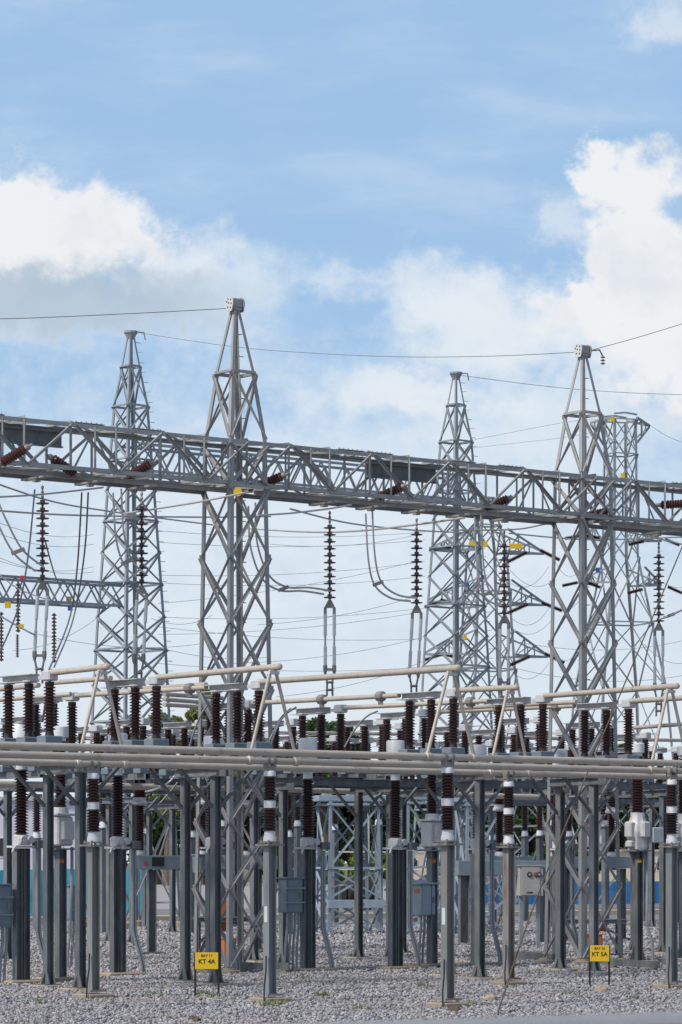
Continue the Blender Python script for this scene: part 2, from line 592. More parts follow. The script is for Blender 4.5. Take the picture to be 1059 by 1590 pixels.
# ---------------------------------------------------------------- ground
def sheet(name, pts, z, m):
    b = MB()
    b.add([V(x, y, z) for x, y in pts], [tuple(range(len(pts)))])
    return struct(b.build(name, m))


sheet('ground', [(-2500, -60), (2500, -60), (2500, 4500), (-2500, 4500)], -0.02, 'earth')


def uvquad(u0, u1, v0, v1):
    return [(uv(a, b).x, uv(a, b).y) for a, b in ((u0, v0), (u1, v0), (u1, v1), (u0, v1))]


KU, KV = to_uv(gnd(60, 1433))          # the kerb at the yard's far edge
sheet('gravel_bed', uvquad(-60, 170, -70, KV), -0.008, 'ground')
sheet('service_road', uvquad(-60, 260, KV + 0.3, KV + 26), -0.006, 'asphalt')
sheet('rear_yard', uvquad(-200, 500, KV + 26.01, KV + 190), -0.006, 'yard')
kb = MB()
kb.extr(uv(-20, KV + 0.12, 0.03), uv(190, KV + 0.12, 0.03), [(-0.12, -0.06), (0.12, -0.06), (0.12, 0.16), (0.09, 0.19), (-0.09, 0.19), (-0.12, 0.16)], VX, UP)
struct(kb.build('kerb', 'kerbstone'))

# gravel: loose stones, one mesh, modelled where the camera's neighbourhood can see them
rng = np.random.default_rng(7)


def gravel():
    xs, ys, rs = [], [], []
    for d0, d1, dens, r0 in ((42, 52, 230, 0.022), (52, 66, 150, 0.025), (66, 84, 80, 0.031), (84, 121, 36, 0.044)):
        wid = 0.125 * d1 + 1.5
        n = int((d1 - d0) * wid * 2 * dens)
        x = rng.uniform(-wid, wid, n)
        y = rng.uniform(d0, d1, n)
        vv = x * VX.x + y * VX.y
        keep = (vv < KV - 0.15) & (np.abs(x) < 0.125 * y + 1.5)
        xs.append(x[keep])
        ys.append(y[keep])
        rs.append(np.clip(rng.lognormal(math.log(r0), 0.28, keep.sum()), r0 * 0.5, r0 * 1.9))
    x, y, r = (np.concatenate(k) for k in (xs, ys, rs))
    n = len(x)
    t = (1 + 5 ** 0.5) / 2
    ico = np.array([(-1, t, 0), (1, t, 0), (-1, -t, 0), (1, -t, 0), (0, -1, t), (0, 1, t), (0, -1, -t), (0, 1, -t), (t, 0, -1), (t, 0, 1), (-t, 0, -1), (-t, 0, 1)])
    ico /= np.linalg.norm(ico[0])
    fc = np.array([(0, 11, 5), (0, 5, 1), (0, 1, 7), (0, 7, 10), (0, 10, 11), (1, 5, 9), (5, 11, 4), (11, 10, 2), (10, 7, 6), (7, 1, 8),
                   (3, 9, 4), (3, 4, 2), (3, 2, 6), (3, 6, 8), (3, 8, 9), (4, 9, 5), (2, 4, 11), (6, 2, 10), (8, 6, 7), (9, 8, 1)])
    q = rng.normal(size=(n, 3, 3))
    q, _ = np.linalg.qr(q)
    sc = np.stack([rng.uniform(0.75, 1.35, n), rng.uniform(0.7, 1.1, n), rng.uniform(0.5, 0.85, n)], 1)
    p = ico[None] * sc[:, None, :] * rng.uniform(0.72, 1.18, (n, 12, 1))
    p = np.einsum('nij,nkj->nki', q, p) * r[:, None, None]
    p[:, :, 2] *= 0.8
    p += np.stack([x, y, r * rng.uniform(0.1, 0.55, n)], 1)[:, None, :]
    vs = p.reshape(-1, 3)
    fs = (fc[None] + (np.arange(n) * 12)[:, None, None]).reshape(-1)
    me = bpy.data.meshes.new('gravel')
    me.vertices.add(len(vs))
    me.vertices.foreach_set('co', vs.astype(np.float32).ravel())
    me.loops.add(len(fs))
    me.loops.foreach_set('vertex_index', fs.astype(np.int32))
    me.polygons.add(len(fs) // 3)
    me.polygons.foreach_set('loop_start', np.arange(0, len(fs), 3, dtype=np.int32))
    me.update(calc_edges=True)
    me.materials.append(M['stone'])
    o = bpy.data.objects.new('gravel', me)
    COL.objects.link(o)
    o['kind'] = 'stuff'
    tag(o, 'loose grey crushed gravel covering the substation yard', 'gravel')


gravel()

def weeds():
    vs, fs = [], []
    for (x, yb, n) in ((502, 1548, 60), (415, 1563, 50), (428, 1560, 30), (318, 1546, 60), (330, 1550, 30), (880, 1545, 25), (655, 1532, 40), (60, 1560, 25), (560, 1568, 30),
                       (730, 1560, 20), (240, 1545, 25), (985, 1552, 25), (470, 1520, 30)):
        p = gnd(x, yb)
        for k in range(n):
            a, l_, r_ = rng.uniform(0, 6.28), rng.uniform(0.05, 0.14), abs(rng.normal(0, 0.13))
            q = p + V(math.cos(a) * r_, math.sin(a) * r_, 0.01)
            d = V(math.cos(a * 7) * 0.6, math.sin(a * 7) * 0.6, 1).normalized()
            s_ = V(-d.y, d.x, 0).normalized() * 0.012
            i = len(vs)
            vs += [q - s_, q + s_, q + d * l_]
            fs.append((i, i + 1, i + 2))
    b = MB()
    b.add(vs, fs)
    o = b.build('weeds', 'leaf_light')
    o['kind'] = 'stuff'
    tag(o, 'sparse small green weeds growing in the gravel', 'weeds')


weeds()
for i, (x, yb, sz, lab) in enumerate([(705, 1571, 0.11, 'brown stone on the gravel near the foot of the slanting cable'), (935, 1541, 0.16, 'flat tan stone on the gravel below the KT 5A sign'),
                                      (302, 1587, 0.10, 'dark stone on the gravel at the bottom picture edge'), (762, 1554, 0.13, 'flat tan stone right of the nearest post footing')]):
    b = MB()
    b.lathe([(0.3 * sz, 0), (sz, 0.15 * sz), (0.9 * sz, 0.45 * sz), (0.45 * sz, 0.75 * sz)], 7)
    for k in range(len(b.v)):
        b.v[k] = b.v[k] * float(rng.uniform(0.8, 1.2))
    o = b.build('stone', 'concrete' if 'tan' in lab else 'bark')
    o.location = gnd(x, yb)
    tag(o, lab, 'stone', 'larger stones on the gravel')

# near parapet whose top edge shows at the bottom right
wb = MB()
wa, wc = at(520, 1592, 7.4), at(1110, 1574, 8.0)
dirw = (wc - wa)
p0, p1 = wa - dirw * 2.0, wc + dirw * 1.0
p0.z = wa.z - 0.02
wb.extr(V(p0.x, p0.y, 0), V(p1.x, p1.y, 0), [(-0.14, 0), (0.14, 0), (0.14, wa.z - 0.015), (0.12, wa.z), (-0.12, wa.z), (-0.14, wa.z - 0.015)],
        Vector((-dirw.y, dirw.x, 0)).normalized(), UP)
tag(wb.build('boundary_wall', 'greycon'), 'plain grey concrete wall top blurred close to the viewer at bottom', 'wall')

# ---------------------------------------------------------------- gantry towers and beams
Z_BOT, Z_TOP, A_BEAM = 9.93, 10.86, 0.476


def legs_and_bracing(t, levels, wleg, wbr0, xpan, rings, m, sub_x=False):
    """levels [(z, half width)], four legs; X bracing in panels xpan [(z0, z1)] on four faces; rings = horizontal frames"""
    def half(z):
        for (z0, a0), (z1, a1) in zip(levels, levels[1:]):
            if z0 <= z <= z1:
                return a0 + (a1 - a0) * (z - z0) / (z1 - z0)
        return levels[-1][1] if z > levels[-1][0] else levels[0][1]
    for sx, sy in ((-1, -1), (1, -1), (1, 1), (-1, 1)):
        b = MB()
        for (z0, a0), (z1, a1) in zip(levels, levels[1:]):
            wl_ = min(wleg, 0.045 + 0.13 * (a0 + a1) / 2) if a1 < a0 else wleg
            tt = wl_ * 0.15
            b.extr(V(sx * a0, sy * a0, z0), V(sx * a1, sy * a1, z1), [(0, 0), (wl_, 0), (wl_, tt), (tt, tt), (tt, wl_), (0, wl_)], V(-sx, 0, 0), V(0, -sy, 0))
        b.build('leg', m, t)
    for nx, ny in ((0, -1), (1, 0), (0, 1), (-1, 0)):
        b = MB()
        n = V(nx, ny, 0)
        s_ = V(-ny, nx, 0)
        for z0, z1 in xpan:
            a0, a1 = half(z0), half(z1)
            wbr = wbr0 * min(1.0, 0.62 + 0.8 * a1) if a1 < 0.45 else wbr0
            o = 0.012
            b.ang(n * (a0 + o) + s_ * a0 + UP * z0, n * (a1 + o) - s_ * a1 + UP * z1, wbr, n)
            b.ang(n * (a0 - wbr * 0.3) - s_ * a0 + UP * z0, n * (a1 - wbr * 0.3) + s_ * a1 + UP * z1, wbr, n, flip=-1)
            if sub_x:
                zm, am = (z0 + z1) / 2, (a0 + a1) / 2
                b.ang(n * (am - .05) + s_ * am + UP * zm, n * (am - .05) - s_ * am + UP * zm, wbr * 0.7, n)
        b.build('bracing', m, t)
    wbr = wbr0
    for z in rings:
        a = half(z)
        b = MB()
        for nx, ny in ((0, -1), (1, 0), (0, 1), (-1, 0)):
            n, s_ = V(nx, ny, 0), V(-ny, nx, 0)
            b.ang(n * (a + .02) + s_ * a + UP * z, n * (a + .02) - s_ * a + UP * z, wbr * 1.1, n)
        b.build('horizontal_frame', m, t)
    return half


def step_bolts(t, half, z0, z1, dz, m, sx=1, sy=-1, ln=0.16):
    b = MB()
    z, k = z0, 0
    while z < z1:
        a = half(z)
        d = V(1, 0, 0) if k % 2 == 0 else V(0.25, -1, 0).normalized()
        p = V(sx * a, sy * a, z)
        b.tube([p, p + d * ln], 0.011, 5)
        z += dz
        k += 1
    b.build('step_bolts', m, t)


def front_tower(loc, label, pulley):
    t = thing('gantry_tower', label, 'tower', loc, TH, 'front row gantry towers')
    lv = [(0.05, 0.615), (9.94, 0.476), (10.85, 0.467), (12.28, 0.29), (13.58, 0.07)]
    zz = [0.15, 1.74, 3.1, 4.46, 5.81, 7.17, 8.5, 9.90]
    half = legs_and_bracing(t, lv, 0.098, 0.058, list(zip(zz, zz[1:])) + [(9.97, 10.8), (10.92, 12.24)], [9.92, 12.28], 'tower')
    for z in zz[1:]:
        a = half(z) + 0.02
        for sx, sy in ((-1, -1), (1, -1), (1, 1), (-1, 1)):
            g = MB()
            g.box((sx * (a - .045), sy * (a + .002), z), (0.11, 0.012, 0.12))
            g.box((sx * (a + .002), sy * (a - .045), z), (0.012, 0.11, 0.12))
            g.build('gusset_plate', 'tower', t)
    step_bolts(t, half, 2.6, 13.3, 0.42, 'tower', 1, 1)
    for sx, sy in ((-1, -1), (1, -1), (1, 1), (-1, 1)):
        f = MB()
        f.lathe([(0.24, 0), (0.24, 0.06), (0.14, 0.08), (0.12, 0.12)], 12, (sx * .6, sy * .6, 0))
        f.build('footing', 'concrete', t)
    # peak: cap with perforated cheek plates that hold the shield wire
    c_ = MB()
    c_.box((0, 0, 13.6), (0.20, 0.20, 0.06))
    c_.box((0, 0.0, 13.70), (0.26, 0.20, 0.22), 0.02)
    c_.build('peak_cap', 'tower', t)
    for sx in (-1, 1):
        b = MB()
        pr = []
        for i in range(13):
            a = R(-30 + i * 20)
            pr.append((math.cos(a) * 0.135, math.sin(a) * 0.135 + 0.02))
        pr += [(-0.09, -0.15), (0.08, -0.15)]
        b.extr(V(sx * 0.135, 0, 13.69), V(sx * 0.155, 0, 13.69), pr, V(0, 1, 0), UP)
        pl = b.build('cheek_plate', 'alu_light' if sx < 0 else 'tower', t)
        h = MB()
        for y, z in ((-.06, .08), (.03, .10), (-.07, .0), (.015, .02), (-.05, -.08), (.04, -.07), (.08, .05)):
            h.lathe([(0.018, -0.004), (0.018, 0.004)], 8, (sx * 0.156, y, 13.69 + z), (sx, 0, 0))
        h.build('bolt_holes', 'black', pl)
    return t, half


T1 = gnd(365, 1510)
T1 = V((365 - CX) * 66 / FPX, 66, 0)
T2 = V((905 - CX) * 72 / FPX, 72, 0)
BAY = T2 - T1
tower1, _ = front_tower(T1, 'left of the two nearest lattice towers, with perforated plates at its peak', False)
tower2, _ = front_tower(T2, 'right of the two nearest lattice towers, standing just beside the KT 5A sign', True)
hb = MB()
hb.tube([V(0.2, 0, 13.72), V(0.42, -0.1, 13.74), V(0.5, -0.12, 13.6)], 0.02, 6)
for k in range(3):
    hb.lathe([(0.02, 0), (0.06, 0.02), (0.02, 0.05)], 10, (0.5, -0.12, 13.42 + 0.07 * k))
hb.build('wire_clamp', 'clamp', tower2)
for q, lab in ((T1 - BAY, None), (T2 + BAY, None)):
    pass


def gantry_beam(a, b, label, seed):
    """box truss of L-angles between two tower centres (local x along the beam)"""
    L = (b - a).length
    rz = math.atan2((b - a).y, (b - a).x)
    t = thing('gantry_beam', label, 'truss', V(a.x, a.y, Z_BOT), rz, 'front gantry beams')
    x0, x1 = 0.0, L
    H = Z_TOP - Z_BOT
    A = A_BEAM - 0.03
    for sy in (-1, 1):
        for z in (0, H):
            c_ = MB()
            c_.extr(V(x0, sy * A, z), V(x1, sy * A, z), [(0, 0), (0.085, 0), (0.085, 0.013), (0.013, 0.013), (0.013, 0.085), (0, 0.085)],
                    V(0, -sy, 0), V(0, 0, 1 if z == 0 else -1))
            c_.build('chord', 'tower', t)
    n = 9
    p = L / n
    for sy in (-1, 1):
        c_ = MB()
        for k in range(n):
            xa, xb = k * p + 0.06, (k + 1) * p - 0.02
            n_ = V(0, sy, 0)
            y = sy * (A + 0.012)
            if k % 2 == (0 if sy < 0 else 1):
                c_.ang(V(xa, y, 0.05), V(xb, y, H - 0.05), 0.06, n_)
            else:
                c_.ang(V(xa, y, H - 0.05), V(xb, y, 0.05), 0.06, n_)
            c_.ang(V(xb, sy * (A - 0.02), 0.03), V(xb, sy * (A - 0.02), H - 0.03), 0.058, n_)
            if sy > 0:
                xm = (xa + xb) / 2
                c_.ang(V(xm, y - 0.03, 0.04), V(xb, y - 0.03, H - 0.04) if k % 2 else V(xa, y - 0.03, H - 0.04), 0.045, n_)
            if k % 2 == 1:
                c_.ang(V((xa + xb) / 2, sy * (A - 0.02), 0.03), V((xa + xb) / 2, sy * (A - 0.02), H - 0.03), 0.05, n_)
        c_.build('side_lacing', 'tower', t)
    for z in (0.02, H - 0.02):
        c_ = MB()
        for k in range(n):
            xa, xb = k * p + 0.04, (k + 1) * p
            s_ = 1 if k % 2 else -1
            c_.ang(V(xa, -s_ * A, z), V(xb, s_ * A, z), 0.052, UP)
            c_.ang(V(xb, -A, z + 0.015), V(xb, A, z + 0.015), 0.052, UP)
        c_.build('cross_lacing', 'tower', t)
    sp = MB()
    random.seed(seed)
    for xx in (0.28, 0.36, 0.60, 0.74):
        for sy in (-1, 1):
            sp.bar(V(xx * L - 0.35, sy * (A - 0.05), H + 0.018), V(xx * L + 0.35, sy * (A - 0.05), H + 0.018), 0.10, 0.014, UP)
            for k in range(6):
                sp.lathe([(0.014, 0), (0.014, 0.02), (0.008, 0.034)], 6, (xx * L - 0.3 + k * 0.12, sy * (A - 0.05), H + 0.025))
    sp.build('splice_plates', 'tower', t)
    d = MB()
    d.chan(V(0.38 * L, A - 0.14, H - 0.25), V(0.58 * L, A - 0.14, H - 0.25), 0.32, 0.09)
    d.build('stiffener_channel', 'steel', t)
    for y in (-0.12, A + 0.02):
        dd = MB()
        dd.chan(V(0.04 * L, y, -0.085), V(0.96 * L, y, -0.085), 0.09, 0.06)
        dd.build('hanger_rail', 'tower', t)
    dd = MB()
    for xx in (0.24, 0.37, 0.5, 0.63, 0.76):
        dd.bar(V(xx * L, -A, -0.155), V(xx * L, A, -0.155), 0.14, 0.04, UP)
        dd.box((xx * L, 0, -0.20), (0.12, 0.12, 0.06))
    dd.build('hanger_plates', 'tower', t)
    return t


gantry_beam(T1 - BAY, T1, 'box truss beam running left out of the picture from the left near tower', 1)
gantry_beam(T1, T2, 'long lattice box truss beam spanning between the two nearest towers', 2)
gantry_beam(T2, T2 + BAY, 'box truss beam running right out of the picture from the right near tower', 3)

# bird-yellow marker plate on the left tower
mk = MB()
mk.extr(V(0, 0, 0), V(0, -0.02, 0), [(math.cos(i * math.pi / 6) * 0.09, math.sin(i * math.pi / 6) * 0.09) for i in range(12)], V(1, 0, 0), UP)
mo = mk.build('marker_disc', 'yellow')
mo.location = at(369, 764, 65.0)
mo.rotation_euler = (0, 0, TH - R(35))
tag(mo, 'small orange yellow marker disc on the left near tower below the beam', 'marker plate')


# ---- taller towers of the far gantry
def far_tower(x, D, ytop, label):
    k = D / FPX
    t = thing('line_tower', label, 'tower', V((x - CX) * k, D, 0), TH + R(2), 'far gantry towers')
    z = lambda y: EYE + (HOR - y) * k
    y0 = ytop
    s = 110.0 / D
    # half diagonals in pixels at given pixel rows measured from the top, scaled by distance
    rows = [(y0 + 1, 5), (y0 + 54 * s, 15), (y0 + 116 * s, 28), (y0 + 240 * s, 38), (y0 + 466 * s, 55), (HOR + EYE / k - 4, 80)]
    lv = [(z(y), d * s * k / math.sqrt(2)) for y, d in rows][::-1]
    lv[0] = (0.05, lv[0][1])
    zs = [z(y0 + q * s) for q in (116, 158, 200, 246, 294, 342, 392, 442, 494, 548, 606, 668, 735)]
    zs = [q for q in zs if q > 0.4] + [0.2]
    zs = zs[::-1]
    pans = list(zip(zs, zs[1:])) + [(z(y0 + 116 * s), z(y0 + 54 * s))]
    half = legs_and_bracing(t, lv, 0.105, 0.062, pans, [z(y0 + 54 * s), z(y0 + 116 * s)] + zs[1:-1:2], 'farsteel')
    step_bolts(t, half, 3, z(y0) - 0.3, 0.34, 'farsteel', 1, -1, 0.2)
    c_ = MB()
    zt = z(ytop)
    c_.lathe([(0.13, -0.25), (0.2, -0.1), (0.24, -0.05), (0.24, 0.02)], 10, (0, 0, zt))
    c_.tube([V(0.2, -0.1, zt), V(0.45, -0.15, zt), V(0.5, -0.16, zt - 0.25)], 0.025, 6)
    c_.build('peak_cap', 'farsteel', t)
    a = lv[0][1]
    for sx, sy in ((-1, -1), (1, -1), (1, 1), (-1, 1)):
        f = MB()
        f.lathe([(0.35, 0), (0.35, 0.2), (0.25, 0.25)], 12, (sx * a, sy * a, 0))
        f.build('footing', 'concrete', t)
    return t


D3, D4 = 110.0, 119.2
far_tower(203, D3, 515, 'left far lattice tower with flat round cap and step bolts, behind the beam')
far_tower(708, D4, 579, 'right far lattice tower with flat round cap and step bolts, behind the beam')
P3 = V((203 - CX) * D3 / FPX, D3, 0)
P4 = V((708 - CX) * D4 / FPX, D4, 0)


def far_beam(a, b, z, h, wdt, label, n=12):
    L = (b - a).length
    t = thing('gantry_beam', label, 'truss', V(a.x, a.y, z), math.atan2((b - a).y, (b - a).x), 'far gantry beams')
    for sy in (-1, 1):
        for zz in (0, h):
            c_ = MB()
            c_.bar(V(0, sy * wdt, zz), V(L, sy * wdt, zz), 0.085, 0.085)
            c_.build('chord', 'farsteel', t)
        c_ = MB()
        p = L / n
        for k in range(n):
            c_.bar(V(k * p, sy * wdt, 0), V((k + .5) * p, sy * wdt, h), 0.045, 0.045)
            c_.bar(V((k + .5) * p, sy * wdt, h), V((k + 1) * p, sy * wdt, 0), 0.045, 0.045)
        c_.build('side_lacing', 'farsteel', t)
    c_ = MB()
    for k in range(n):
        s_ = 1 if k % 2 else -1
        c_.bar(V(k * p, -s_ * wdt, 0.02), V((k + 1) * p, s_ * wdt, 0.02), 0.05, 0.05)
    c_.build('cross_lacing', 'farsteel', t)
    return t


far_dir = (P4 - P3).normalized()
far_beam(P3, P4, 15.6, 0.9, 0.55, 'far lattice beam between the two far towers, glimpsed through the near beam', 14)
zb = EYE + (HOR - 944) * D3 / FPX
far_beam(P3 - far_dir * 16, P3 - far_dir * 0.7, zb, 0.75, 0.5, 'lower far lattice beam left of the left far tower, carrying small insulators', 16)


# ---- transmission pylons far behind
def pylon(x, D, label, body, arms, wing=None, rot=R(20)):
    """body = [(pixel row, half width px)], arms = [(row, half length px)]"""
    k = D / FPX
    t = thing('transmission_pylon', label, 'pylon', V((x - CX) * k, D, 0), rot, 'transmission pylons behind the yard')
    z = lambda y: max(EYE + (HOR - y) * k, 0.05)
    lv = [(z(y), d * k / 1.28) for y, d in body][::-1]
    zs = []
    for (za, aa), (zb_, ab) in zip(lv, lv[1:]):
        m_ = max(1, round((zb_ - za) / (1.15 * (aa + ab))))
        zs += [za + (zb_ - za) * i / m_ for i in range(m_)]
    zs.append(lv[-1][0])
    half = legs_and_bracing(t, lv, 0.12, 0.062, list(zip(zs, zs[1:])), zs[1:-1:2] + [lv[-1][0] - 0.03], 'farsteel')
    for y, d in arms:
        for sx in (-1, 1):
            za = z(y)
            a = half(za)
            L = d * k / math.cos(rot)
            b = MB()
            for sy in (-1, 1):
                b.bar(V(sx * a, sy * a, za), V(sx * L, 0, za), 0.09, 0.09)
                b.bar(V(sx * a, sy * a, za + L * 0.36), V(sx * L, 0, za + 0.08), 0.08, 0.08)
                for q in (0.3, 0.6):
                    p_ = lerp(V(sx * a, sy * a, za), V(sx * L, 0, za), q)
                    p2 = lerp(V(sx * a, sy * a, za + L * 0.36), V(sx * L, 0, za + 0.08), q)
                    b.bar(p_, p2, 0.05, 0.05)
                    p3 = lerp(V(sx * a, sy * a, za), V(sx * L, 0, za), q - 0.3)
                    b.bar(p3, p2, 0.05, 0.05)
                    b.bar(p_, V(p_.x, -p_.y, p_.z), 0.04, 0.04)
            b.build('crossarm', 'farsteel', t)
    if wing:
        y, dl = wing
        zt = z(y)
        a = lv[-1][1]
        for sx in (-1, 1):
            b = MB()
            L = dl * k / math.cos(rot)
            for sy in (-1, 1):
                b.bar(V(sx * a, sy * a, zt), V(sx * L, 0, zt - 0.28), 0.10, 0.10)
                b.bar(V(0, sy * a, zt + 0.22), V(sx * a, sy * a, zt + .15), 0.08, 0.08)
                b.bar(V(sx * a, sy * a, zt - 1.25), V(sx * L, 0, zt - 0.34), 0.08, 0.08)
                for q in (0.35, 0.68):
                    b.bar(lerp(V(sx * a, sy * a, zt), V(sx * L, 0, zt - .28), q), lerp(V(sx * a, sy * a, zt - 1.25), V(sx * L, 0, zt - .34), q), 0.05, 0.05)
                    b.bar(lerp(V(sx * a, sy * a, zt), V(sx * L, 0, zt - .28), q), lerp(V(sx * a, -sy * a, zt), V(sx * L, 0, zt - .28), q + .2), 0.05, 0.05)
            b.build('wing_arm', 'farsteel', t)
    return t, z, half


pyA, zA, _ = pylon(756, 150, 'lattice pylon with three pairs of pointed arms, behind the right far tower',
                   [(772, 10), (860, 32), (1040, 44), (1404, 110)], [(857, 90), (937, 92), (1018, 96)])
pyB, zB, _ = pylon(963, 160, 'lattice pylon with a flat wing top rising beyond the right near tower',
                   [(652, 25), (760, 26), (866, 28), (1070, 70), (1402, 100)], [(838, 66), (907, 66)], (650, 47))


# ---------------------------------------------------------------- insulator strings and conductors
def string_proto():
    t = thing('insulator_string', 'tmp', 'insulator', (0, 0, 0), 0, 'hanging disc insulator strings')
    b = MB()
    pitch, n = 0.146, 11
    for k in range(n):
        z = -0.30 - k * pitch
        b.lathe([(0.018, 0), (0.05, -0.01), (0.05, -0.05), (0.128, -0.066), (0.132, -0.08), (0.11, -0.088), (0.03, -0.092), (0.018, -pitch)], 16, (0, 0, z))
    b.build('discs', 'disc', t, True)
    h = MB()
    for k in range(3):
        h.lathe([(0.012, 0), (0.028, -0.03), (0.028, -0.06), (0.012, -0.09)], 8, (0, 0, -0.02 - k * 0.09))
    h.build('hanger_links', 'clamp', t)
    y = MB()
    zy = -0.30 - n * pitch
    y.extr(V(0, 0.02, zy), V(0, -0.02, zy), [(-0.10, -0.15), (0.10, -0.15), (0.10, -0.11), (0.03, 0.02), (-0.03, 0.02), (-0.10, -0.11)], V(1, 0, 0), UP)
    for s_ in (-1, 1):
        y.lathe([(0.022, -0.13), (0.034, -0.15), (0.034, -0.26), (0.022, -0.32)], 10, (s_ * 0.095, 0, zy))
    y.build('yoke_plate', 'clamp', t)
    return t, zy - 0.3


strp, ZY = string_proto()
STR = [(66, 752, 62.9, 'leftmost long disc insulator string under the near beam'),
       (220, 762, 64.3, 'long disc insulator string hanging in front of the left far tower'),
       (512, 792, 67.6, 'long disc insulator string hanging alone midway between the two near towers'),
       (647, 803, 69.0, 'long disc insulator string hanging just left of the right far tower'),
       (783, 822, 70.4, 'long disc insulator string hanging in front of the pylon with pointed arms'),
       (1023, 840, 73.8, 'rightmost long disc insulator string, right of the near tower')]
str_pts = []
for i, (x, y, D, lab) in enumerate(STR):
    p = at(x, y, D)
    if i == 0:
        strp.location = p
        strp.rotation_euler = (0, 0, R(8))
        strp['label'] = lab
    else:
        dup(strp, p, R(8), lab)
    str_pts.append(p)


def dropper(i, p, zlow, lab, lean=0.0):
    """twin conductors with white sleeves hanging from a string's yoke"""
    t = thing('twin_dropper', lab, 'conductor', p + V(0, 0, ZY), R(8), 'twin droppers below the insulator strings')
    L = 1.05
    top = 0.0
    for s_ in (-1, 1):
        b = MB()
        x0 = s_ * 0.095
        pts = [V(x0, 0, top + 0.05), V(x0 - lean * 0.5, 0, -L * 0.5), V(x0 - lean, 0, -L - 0.05)]
        b.tube(pts, 0.022, 8)
        b.build('conductor', 'wire', t)
        w_ = MB()
        f0, f1 = (0.02, 0.42)
        w_.tube([lerp(pts[0], pts[2], f0), lerp(pts[0], pts[2], f1)], 0.036, 10)
        w_.build('white_sleeve', 'alu_light', t, True)
        w_ = MB()
        w_.tube([lerp(pts[0], pts[2], 0.62), lerp(pts[0], pts[2], 0.98)], 0.036, 10)
        w_.build('white_sleeve', 'alu_light', t, True)
    y = MB()
    zb_ = -L - 0.05
    y.bar(V(-0.11 - lean, 0, zb_ - 0.04), V(0.11 - lean, 0, zb_ - 0.04), 0.04, 0.05)
    for s_ in (-1, 1):
        y.lathe([(0.03, 0.06), (0.045, 0.04), (0.045, -0.06), (0.025, -0.14)], 10, (s_ * 0.095 - lean, 0, zb_))
    y.build('lower_yoke', 'clamp', t)
    lo = MB()
    zl = zlow - (p.z + ZY)
    for s_ in (-1, 1):
        lo.tube([V(s_ * 0.095 - lean, 0, zb_ - 0.1), V(s_ * 0.055 - lean, 0, zb_ - 0.3), V(s_ * 0.06 - lean, 0, zl)], 0.022, 8)
    lo.build('lower_lead', 'clamp', t)
    k = MB()
    for q in range(2):
        k = MB()
        k.lathe([(0.03, 0), (0.09, 0.015), (0.09, 0.03), (0.03, 0.05)], 12, (-lean, 0, zl + 0.1 + q * 0.16))
        k.build('lower_clamp', 'clamp', t)


for i, lab in enumerate(['twin white-sleeved conductors below the leftmost insulator string', 'twin conductors below the string in front of the left far tower',
                         'twin conductors below the insulator string midway between the near towers', 'twin conductors below the string just left of the right far tower',
                         'twin conductors below the string in front of the pointed-arm pylon', 'twin conductors below the rightmost insulator string']):
    dropper(i, str_pts[i], 5.75 if i != 5 else 5.6, lab, 0.06 if i in (0, 1, 3) else 0.0)


def strain_proto():
    t = thing('strain_insulator', 'tmp', 'insulator', (0, 0, 0), 0, 'strain insulators on the near beam')
    b = MB()
    n, p = 9, 0.072
    for k in range(n):
        b.lathe([(0.045, 0), (0.108, 0.012), (0.116, 0.028), (0.10, 0.042), (0.045, p)], 16, (0, 0, k * p - n * p / 2), (0, -1, 0.0))
        for i in range(len(b.v) - 5 * 16, len(b.v)):
            v = b.v[i]
            d = v.z
            base = k * p - n * p / 2
            b.v[i] = V(v.x, v.y - base, v.z - base)
    b.build('sheds', 'redbrown', t, True)
    c_ = MB()
    e = n * p / 2
    c_.lathe([(0.04, 0), (0.07, 0.02), (0.07, 0.09), (0.03, 0.12), (0.03, 0.2)], 12, (0, -e, 0), (0, -1, 0))
    c_.build('end_cap', 'clamp', t)
    c_ = MB()
    c_.lathe([(0.05, 0), (0.07, 0.02), (0.05, 0.08), (0.03, 0.3)], 12, (0, e, 0), (0, 1, 0))
    c_.build('end_cap', 'clamp', t)
    return t


stp = strain_proto()
STN = [(22, 712, 61.6, 'red-brown strain insulator inside the beam at the left picture edge', 30),
       (98, 728, 63.0, 'red-brown strain insulator seen end-on right of the dark channel at left', 150),
       (216, 735, 64.3, 'red-brown strain insulator in the beam above the left far tower', 28),
       (420, 752, 66.2, 'red-brown strain insulator just right of the left near tower', 22),
       (606, 769, 68.2, 'red-brown strain insulator in the beam left of the right far tower', 22),
       (772, 786, 70.2, 'red-brown strain insulator in the beam right of the right far tower', 20),
       (926, 803, 72.2, 'short red-brown strain insulator right beside the right near tower', 12),
       (1046, 788, 73.0, 'dark strain insulator lying level at the right picture edge', 0)]
for i, (x, y, D, lab, tilt) in enumerate(STN):
    p = at(x, y - 5, D)
    if i == 0:
        o = stp
        o.location = p
        o['label'] = lab
    else:
        o = dup(stp, p, 0, lab)
    # axis (local -y) lies along -v, swung towards +x, tipped up
    o.scale = (0.88, 0.88, 0.88)
    if tilt < 100:
        o.rotation_euler = (R(-tilt * 0.8), 0, R(62))
    else:
        o.rotation_euler = (R(-25), 0, R(-50))


